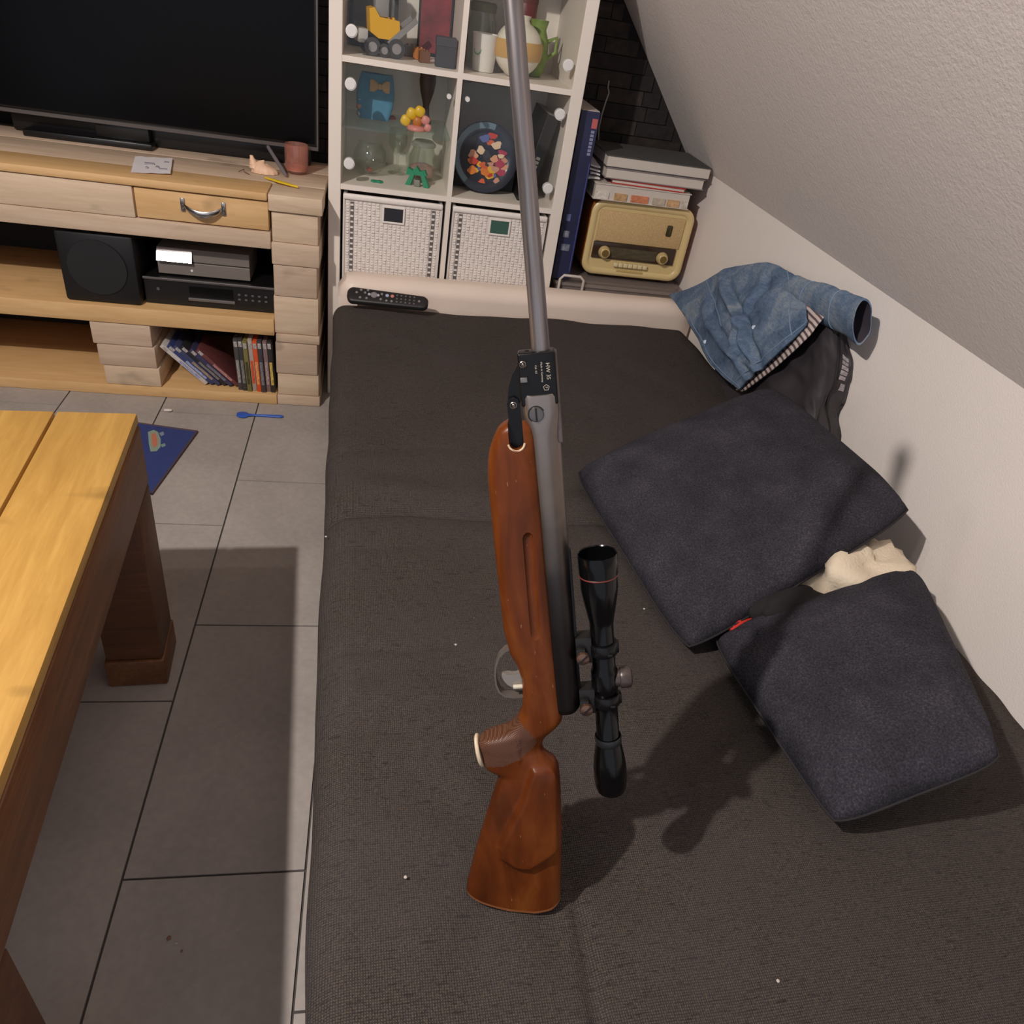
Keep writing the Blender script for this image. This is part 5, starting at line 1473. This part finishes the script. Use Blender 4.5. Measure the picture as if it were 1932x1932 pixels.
# odds and ends showing between the two cushions
def blob(name, label, cat, c, dims, mt, seed, rot=0.0, lump=0.15, sub=4):
    bm = bmesh.new(); bmesh.ops.create_icosphere(bm, subdivisions=sub, radius=1.0)
    Mx = Matrix.Rotation(rot, 4, 'Z')
    for v in bm.verts:
        q_ = v.co.copy()
        k_ = 1 + lump * nz(q_.x * 1.8 + seed, q_.y * 1.8, q_.z * 1.8) + lump * 0.35 * nz(q_.x * 6 + seed, q_.y * 6, q_.z * 6)
        v.co = Mx @ Vector((q_.x * dims[0] * k_, q_.y * dims[1] * k_, q_.z * dims[2] * k_)) + c
    return place(tag(obj(name, bm, mt, None, 180), label, cat))
fleece = mat('cream_fleece', (224, 208, 184), 0.95, bump=0.9, bscale=160)
blob('cream_blanket', 'crumpled cream fleece blanket bunched between the two cushions', 'blanket', onz(1610, 1100, 0.502), (0.130, 0.085, 0.075), fleece, 2.0, 0.35, 0.35)
blob('black_pouch', 'soft black pouch wedged between the two cushions', 'pouch', onz(1490, 1141, 0.502), (0.085, 0.036, 0.030), mat('black_fabric', (26, 23, 24), 0.9), 8.0, 0.30, 0.18)
blob('red_cloth', 'scrap of bright red cloth under the square cushion', 'cloth', onz(1412, 1173, 0.474), (0.046, 0.022, 0.014), mat('red_cloth', (196, 42, 32), 0.85), 4.4, 0.32, 0.2)
# ------------------------------------------------------------------ garments thrown on the corner of the sofa bed
def patch(ctrl):
    """smooth surface through a control grid of points"""
    def cr(p, s):
        n = len(p) - 1
        x = min(max(s, 0), 0.99999) * n
        i = int(x); f_ = x - i
        g = lambda k: p[min(max(k, 0), n)]
        a, b, c, d = g(i - 1), g(i), g(i + 1), g(i + 2)
        return b + (c - a) * (0.5 * f_) + (a * 2 - b * 5 + c * 4 - d) * (0.5 * f_ * f_) + (b * 3 - a - c * 3 + d) * (0.5 * f_ ** 3)
    return lambda u, v: cr([cr(r, u) for r in ctrl], v)
def cloth(name, ctrl, mt, parent, nu, nv, fold, thick=0.006):
    F_ = patch(ctrl)
    bm = bmesh.new()
    def fn(u, v):
        e = 0.004
        p = F_(u, v)
        n_ = (F_(min(u + e, 1), v) - F_(max(u - e, 0), v)).cross(F_(u, min(v + e, 1)) - F_(u, max(v - e, 0)))
        if n_.length < 1e-9: n_ = Vector((-1, -0.3, 0.5))
        n_.normalize()
        if n_.dot(CAM - p) < 0: n_ = -n_
        return p + n_ * fold(u, v)
    grid(bm, nu, nv, fn)
    r = bmesh.ops.extrude_face_region(bm, geom=bm.faces[:])
    bmesh.ops.translate(bm, verts=[q_ for q_ in r['geom'] if isinstance(q_, bmesh.types.BMVert)], vec=Vector((0.75, 0.45, -0.45)).normalized() * thick)
    return obj(name, bm, mt, parent, 180), fn
def ctrl(rows): return [[onx(u, v, min(x, XW - 0.012)) for u, v, x in r] for r in rows]

blk_m = mat('black_jacket_nylon', (48, 43, 47), 0.62, var=0.25, vscale=9, bump=0.2, bscale=30)
bj = thing('black_jacket', 'black jacket with pale lettering lying under the denim jacket', 'jacket', (1.2, -0.72, 0.43))
ck = ctrl([[(1350, 690, 1.235), (1420, 670, 1.24), (1500, 600, 1.255), (1560, 575, 1.27), (1594, 632, 1.285)],
           [(1353, 725, 1.225), (1430, 705, 1.22), (1500, 660, 1.225), (1558, 645, 1.24), (1606, 680, 1.285)],
           [(1362, 768, 1.205), (1440, 745, 1.195), (1505, 725, 1.195), (1555, 715, 1.215), (1598, 727, 1.283)],
           [(1372, 790, 1.18), (1450, 780, 1.165), (1515, 785, 1.17), (1550, 785, 1.20), (1577, 780, 1.275)],
           [(1390, 810, 1.16), (1460, 815, 1.14), (1525, 830, 1.165), (1558, 842, 1.20), (1580, 832, 1.27)]])
def fold_b(u, v): return 0.010 * nz(u * 9 + nz(v * 3, 1) * 1.5, v * 3, 2.5) + 0.005 * nz(u * 16, v * 9, 5.0) + 0.008 * math.sin(u * 17 + v * 6 + 2 * nz(v * 3, 4)) * 0.5
o_, FB = cloth('jacket_body', ck, blk_m, bj, 70, 70, fold_b, 0.02)
pale = mat('pale_jacket_print', (150, 142, 144), 0.7, var=0.35, vscale=120)
def decal(parent, FN, u0, u1, v0, v1, m_, name, nu=5, nv=8):
    bm = bmesh.new()
    def fn(u, v):
        p = FN(u0 + (u1 - u0) * u, v0 + (v1 - v0) * v)
        return p + (CAM - p).normalized() * 0.002
    grid(bm, nu, nv, fn)
    obj(name, bm, m_, parent, 180)
for i in range(5):
    decal(bj, FB, 0.90, 0.965, 0.255 + 0.045 * i, 0.255 + 0.045 * i + 0.036, pale, 'sleeve_letter', 4, 3)
decal(bj, FB, 0.925, 0.975, 0.50, 0.56, pale, 'sleeve_badge', 4, 4)
decal(bj, FB, 0.955, 0.985, 0.72, 0.76, mat('zip_metal', (150, 144, 138), 0.3, 0.8), 'zip_pull', 3, 3)
bm = bmesh.new(); tube(bm, [FB(0.86, v_ / 20) + (CAM - FB(0.86, v_ / 20)).normalized() * 0.003 for v_ in range(3, 20)], 0.0026, 6)
obj('seam', bm, mat('jacket_seam', (22, 20, 22), 0.7), bj, 60)

den = bpy.data.materials.new('washed_denim'); den.use_nodes = True
t = NT(den); co = t.coord()
n1 = t.noise(co, 9, 4, 0.6, 0.6); n2 = t.noise(t.coord((60, 60, 260)), 1.0, 2); n3 = t.noise(co, 420, 2)
f = t.math('ADD', t.math('ADD', t.math('MULTIPLY', n1, 0.6), t.math('MULTIPLY', n2, 0.22)), t.math('MULTIPLY', n3, 0.18))
t.color(t.ramp(f, [(0.34, rgb((66, 84, 110))), (0.50, rgb((100, 120, 146))), (0.66, rgb((150, 160, 168)))]))
t.b.inputs['Roughness'].default_value = 0.9; t.b.inputs['Specular IOR Level'].default_value = 0.15
t.bump(n3, 0.4, 0.001)
dj = thing('denim_jacket', 'washed blue denim jacket thrown over the bolster corner', 'jacket', (1.2, -0.4, 0.45))
cd1 = ctrl([[(1262, 556, 1.205), (1335, 527, 1.245), (1385, 503, 1.265), (1448, 495, 1.28), (1502, 521, 1.285)],
            [(1285, 585, 1.200), (1345, 562, 1.205), (1400, 545, 1.22), (1460, 537, 1.235), (1514, 548, 1.25)],
            [(1308, 626, 1.190), (1360, 604, 1.185), (1410, 592, 1.19), (1465, 577, 1.20), (1520, 578, 1.22)],
            [(1342, 688, 1.180), (1382, 660, 1.175), (1425, 634, 1.175), (1472, 610, 1.185), (1522, 595, 1.20)],
            [(1393, 735, 1.170), (1420, 708, 1.165), (1455, 676, 1.165), (1488, 645, 1.175), (1520, 612, 1.19)]])
def fold_d(u, v):
    z = 0.009 * nz(u * 4 + nz(v * 4, 2) * 1.2, v * 6, 9.0) + 0.003 * nz(u * 13, v * 12, 3)
    for a, b, c, w_, amp in ((0.42, -0.10, 0.0, 0.035, 0.020), (0.72, -0.55, 0.0, 0.03, 0.012), (0.16, 0.10, 0.0, 0.025, 0.009)):
        d = u - (a + b * v + 0.05 * math.sin(v * 6 + a * 9))
        z += amp * math.exp(-(d / w_) ** 2) * sstep(0.0, 0.3, v) - amp * 0.8 * math.exp(-((d - 0.05) / w_) ** 2) * sstep(0.0, 0.3, v)
    return z * (0.25 + 0.75 * sstep(1.0, 0.8, v))
o_, FD = cloth('jacket_body', cd1, den, dj, 80, 80, fold_d, 0.010)
# seams, placket and snap buttons
thr = mat('denim_seam', (120, 140, 166), 0.85)
for pts in ([(0.24, v_ / 20) for v_ in range(0, 12)], [(u_ / 20, 0.93) for u_ in range(0, 21)], [(0.05, v_ / 20) for v_ in range(5, 21)], [(0.90 - 0.1 * (v_ / 20), v_ / 20) for v_ in range(0, 20)]):
    bm = bmesh.new()
    tube(bm, [FD(u_, v_) + (CAM - FD(u_, v_)).normalized() * 0.0012 for u_, v_ in pts], 0.0018, 6)
    obj('seam', bm, thr, dj, 60)
for u_, v_ in ((0.07, 0.60), (0.52, 0.66)):
    p = FD(u_, v_); d = (CAM - p).normalized()
    bm = bmesh.new(); cyl(bm, p, p + d * 0.004, 0.0072, 0.006, 18)
    obj('snap_button', bm, mat('snap_silver', (206, 206, 208), 0.2, 0.9), dj, 40)
# striped lining along the open edge
lin_m = bpy.data.materials.new('striped_lining'); lin_m.use_nodes = True
t = NT(lin_m); co = t.coord(rot=(0.5, 0.6, 0.4))
wv_ = t.wave(co, 28, 0.4, 1, 'X')
t.color(t.ramp(wv_, [(0.30, rgb((92, 78, 80))), (0.45, rgb((196, 176, 170))), (0.8, rgb((206, 190, 184)))])); t.b.inputs['Roughness'].default_value = 0.9
cl_ = ctrl([[(1388, 735, 1.185), (1440, 690, 1.19), (1495, 640, 1.20), (1508, 590, 1.22), (1498, 555, 1.235)],
            [(1398, 738, 1.182), (1452, 694, 1.182), (1506, 642, 1.19), (1530, 598, 1.215), (1530, 568, 1.24)],
            [(1404, 738, 1.185), (1462, 694, 1.185), (1516, 644, 1.195), (1550, 604, 1.215), (1562, 582, 1.245)]])
cloth('lining', cl_, lin_m, dj, 30, 14, lambda u, v: 0.002 * nz(u * 8, v * 6), 0.004)
decal(dj, patch(cl_), 0.86, 0.98, 0.15, 0.6, mat('coral_label', (206, 116, 100), 0.8), 'coral_label', 4, 4)
# loose sleeve with open cuff
ax0, ax1 = onx(1500, 548, 1.262), onx(1627, 607, 1.225)
bm = bmesh.new()
R = []
up_ = Vector((-0.25, 0.1, 1)).normalized()
d_ = (ax1 - ax0).normalized()
sx_ = d_.cross(up_).normalized(); sy_ = sx_.cross(d_).normalized()
NSL = 26
for i in range(NSL + 1):
    s = i / NSL
    c = ax0.lerp(ax1, s)
    ry = 0.040 + 0.010 * s - 0.004 * math.sin(s * 9); rx = 0.028 - 0.006 * s
    if s > 0.72: ry += 0.004
    R.append([c + sx_ * (rx * math.cos(q_) * (1 + 0.12 * nz(q_ * 1.5, s * 6))) + sy_ * (ry * math.sin(q_) * (1 + 0.10 * nz(s * 7, q_ * 1.3, 3))) for q_ in [2 * math.pi * j / 28 for j in range(28)]])
ro = R[-1]; cc = ax1
bm2 = bmesh.new()
ringloft(bm2, [[cc + (p - cc) * 0.90 for p in ro], [cc + (p - cc) * 0.84 - d_ * 0.045 for p in ro], [cc + (p - cc) * 0.5 - d_ * 0.06 for p in ro]], False, True)
ringloft(bm, R + [[cc + (p - cc) * 0.90 for p in ro]], True, False)
slv = obj('sleeve', bm, den, dj, 60)
obj('sleeve_lining', bm2, mat('sleeve_inside', (58, 52, 62), 0.9), slv, 60)
for s in (0.72, 0.30):
    i = int(s * NSL)
    bm = bmesh.new(); tube(bm, [p + (p - ax0.lerp(ax1, i / NSL)).normalized() * 0.001 for p in R[i]] + [R[i][0]], 0.0018, 6)
    obj('cuff_seam', bm, thr, dj, 60)

# ------------------------------------------------------------------ remote control on the bolster edge
ra_, rb_ = onz(655, 556, 0.462), onz(808, 574, 0.462)
dx_ = (rb_ - ra_).normalized()
nn_ = Vector((0.02, -0.52, 0.86)); nn_ = (nn_ - dx_ * nn_.dot(dx_)).normalized()
dy_ = nn_.cross(dx_)
rem = thing('remote_control', 'long black remote control with grey buttons lying against the bolster', 'remote control', (ra_ + rb_) / 2, Matrix((dx_, dy_, nn_)).transposed())
L_ = (rb_ - ra_).length / 2
bm = bmesh.new()
R = []
for z_, ins in ((-0.011, 0.006), (-0.008, 0.001), (0.004, 0.0), (0.008, 0.002), (0.0095, 0.006)):
    R.append([Vector((x_, y_ * (1 - 0.10 * x_ / L_), z_)) for x_, y_ in rrect(-L_ + ins, L_ - ins, -0.026 + ins, 0.026 - ins, 0.020 - ins * 0.6, 8)])
ringloft(bm, R)
obj('remote_body', bm, mat('remote_black', (34, 31, 32), 0.45), rem, 45, world=False)
bgrey, bwhite, bred, bblue = mat('remote_button_grey', (132, 128, 130), 0.5), mat('remote_button_pale', (176, 176, 182), 0.5), mat('remote_button_red', (196, 124, 116), 0.5), mat('remote_button_blue', (164, 172, 196), 0.5)
def rbut(x_, y_, r_, m_):
    bm = bmesh.new(); cyl(bm, (x_, y_, 0.009), (x_, y_, 0.0112), r_, r_ * 0.85, 14)
    obj('button', bm, m_, rem, 40, world=False)
for x_, y_ in ((-0.098, 0.006), (-0.086, -0.012), (-0.085, 0.017), (-0.072, 0.008), (-0.066, -0.012), (-0.064, 0.019)): rbut(x_, y_, 0.0042, bgrey)
rbut(-0.044, 0.004, 0.0115, bgrey)
for dx2, dy2 in ((-0.015, 0.004), (0.013, 0.004)): rbut(-0.044 + dx2, dy2, 0.0048, bwhite)
for x_, y_ in ((-0.020, 0.010), (-0.022, -0.010), (-0.004, -0.013), (0.012, -0.013)): rbut(x_, y_, 0.0042, bgrey)
rbut(-0.003, 0.007, 0.0062, bblue); rbut(0.013, 0.007, 0.0062, bred)
for i in range(5):
    for j in range(3): rbut(0.028 + i * 0.0135, 0.012 - j * 0.0125, 0.0034, mat('remote_button_dim', (96, 93, 96), 0.5))
rbut(0.098, -0.001, 0.0042, bgrey)

# a few bits of lint on the cover
for i, (u, v, lab) in enumerate(((860, 1215, 'white lint speck left of the trigger guard'), (895, 1163, 'white lint speck between seam and trigger guard'), (765, 1655, 'pale lint speck left of the butt'), (1466, 1853, 'pale lint speck at the near right of the cover'), (1215, 1150, 'tiny lint speck right of the scope'), (615, 998, 'white lint tuft on the left edge of the cover'))):
    p = onz(u, v, 0.42); q_ = SMI @ p
    zc = cover_z(min(max(q_.x, 0.06), SW), q_.y) if q_.x > 0.05 else 0.40
    bm = bmesh.new(); bmesh.ops.create_icosphere(bm, subdivisions=2, radius=0.0022)
    for v_ in bm.verts: v_.co = Vector((v_.co.x * (1 + 0.6 * nz(v_.co.y * 700, i)), v_.co.y, v_.co.z * 0.5)) + Vector((p.x, p.y, zc + 0.0009))
    place(tag(obj('lint', bm, mat('lint_white', (190, 182, 176), 0.9), None), lab, 'lint', 'lint specks on the cover'))
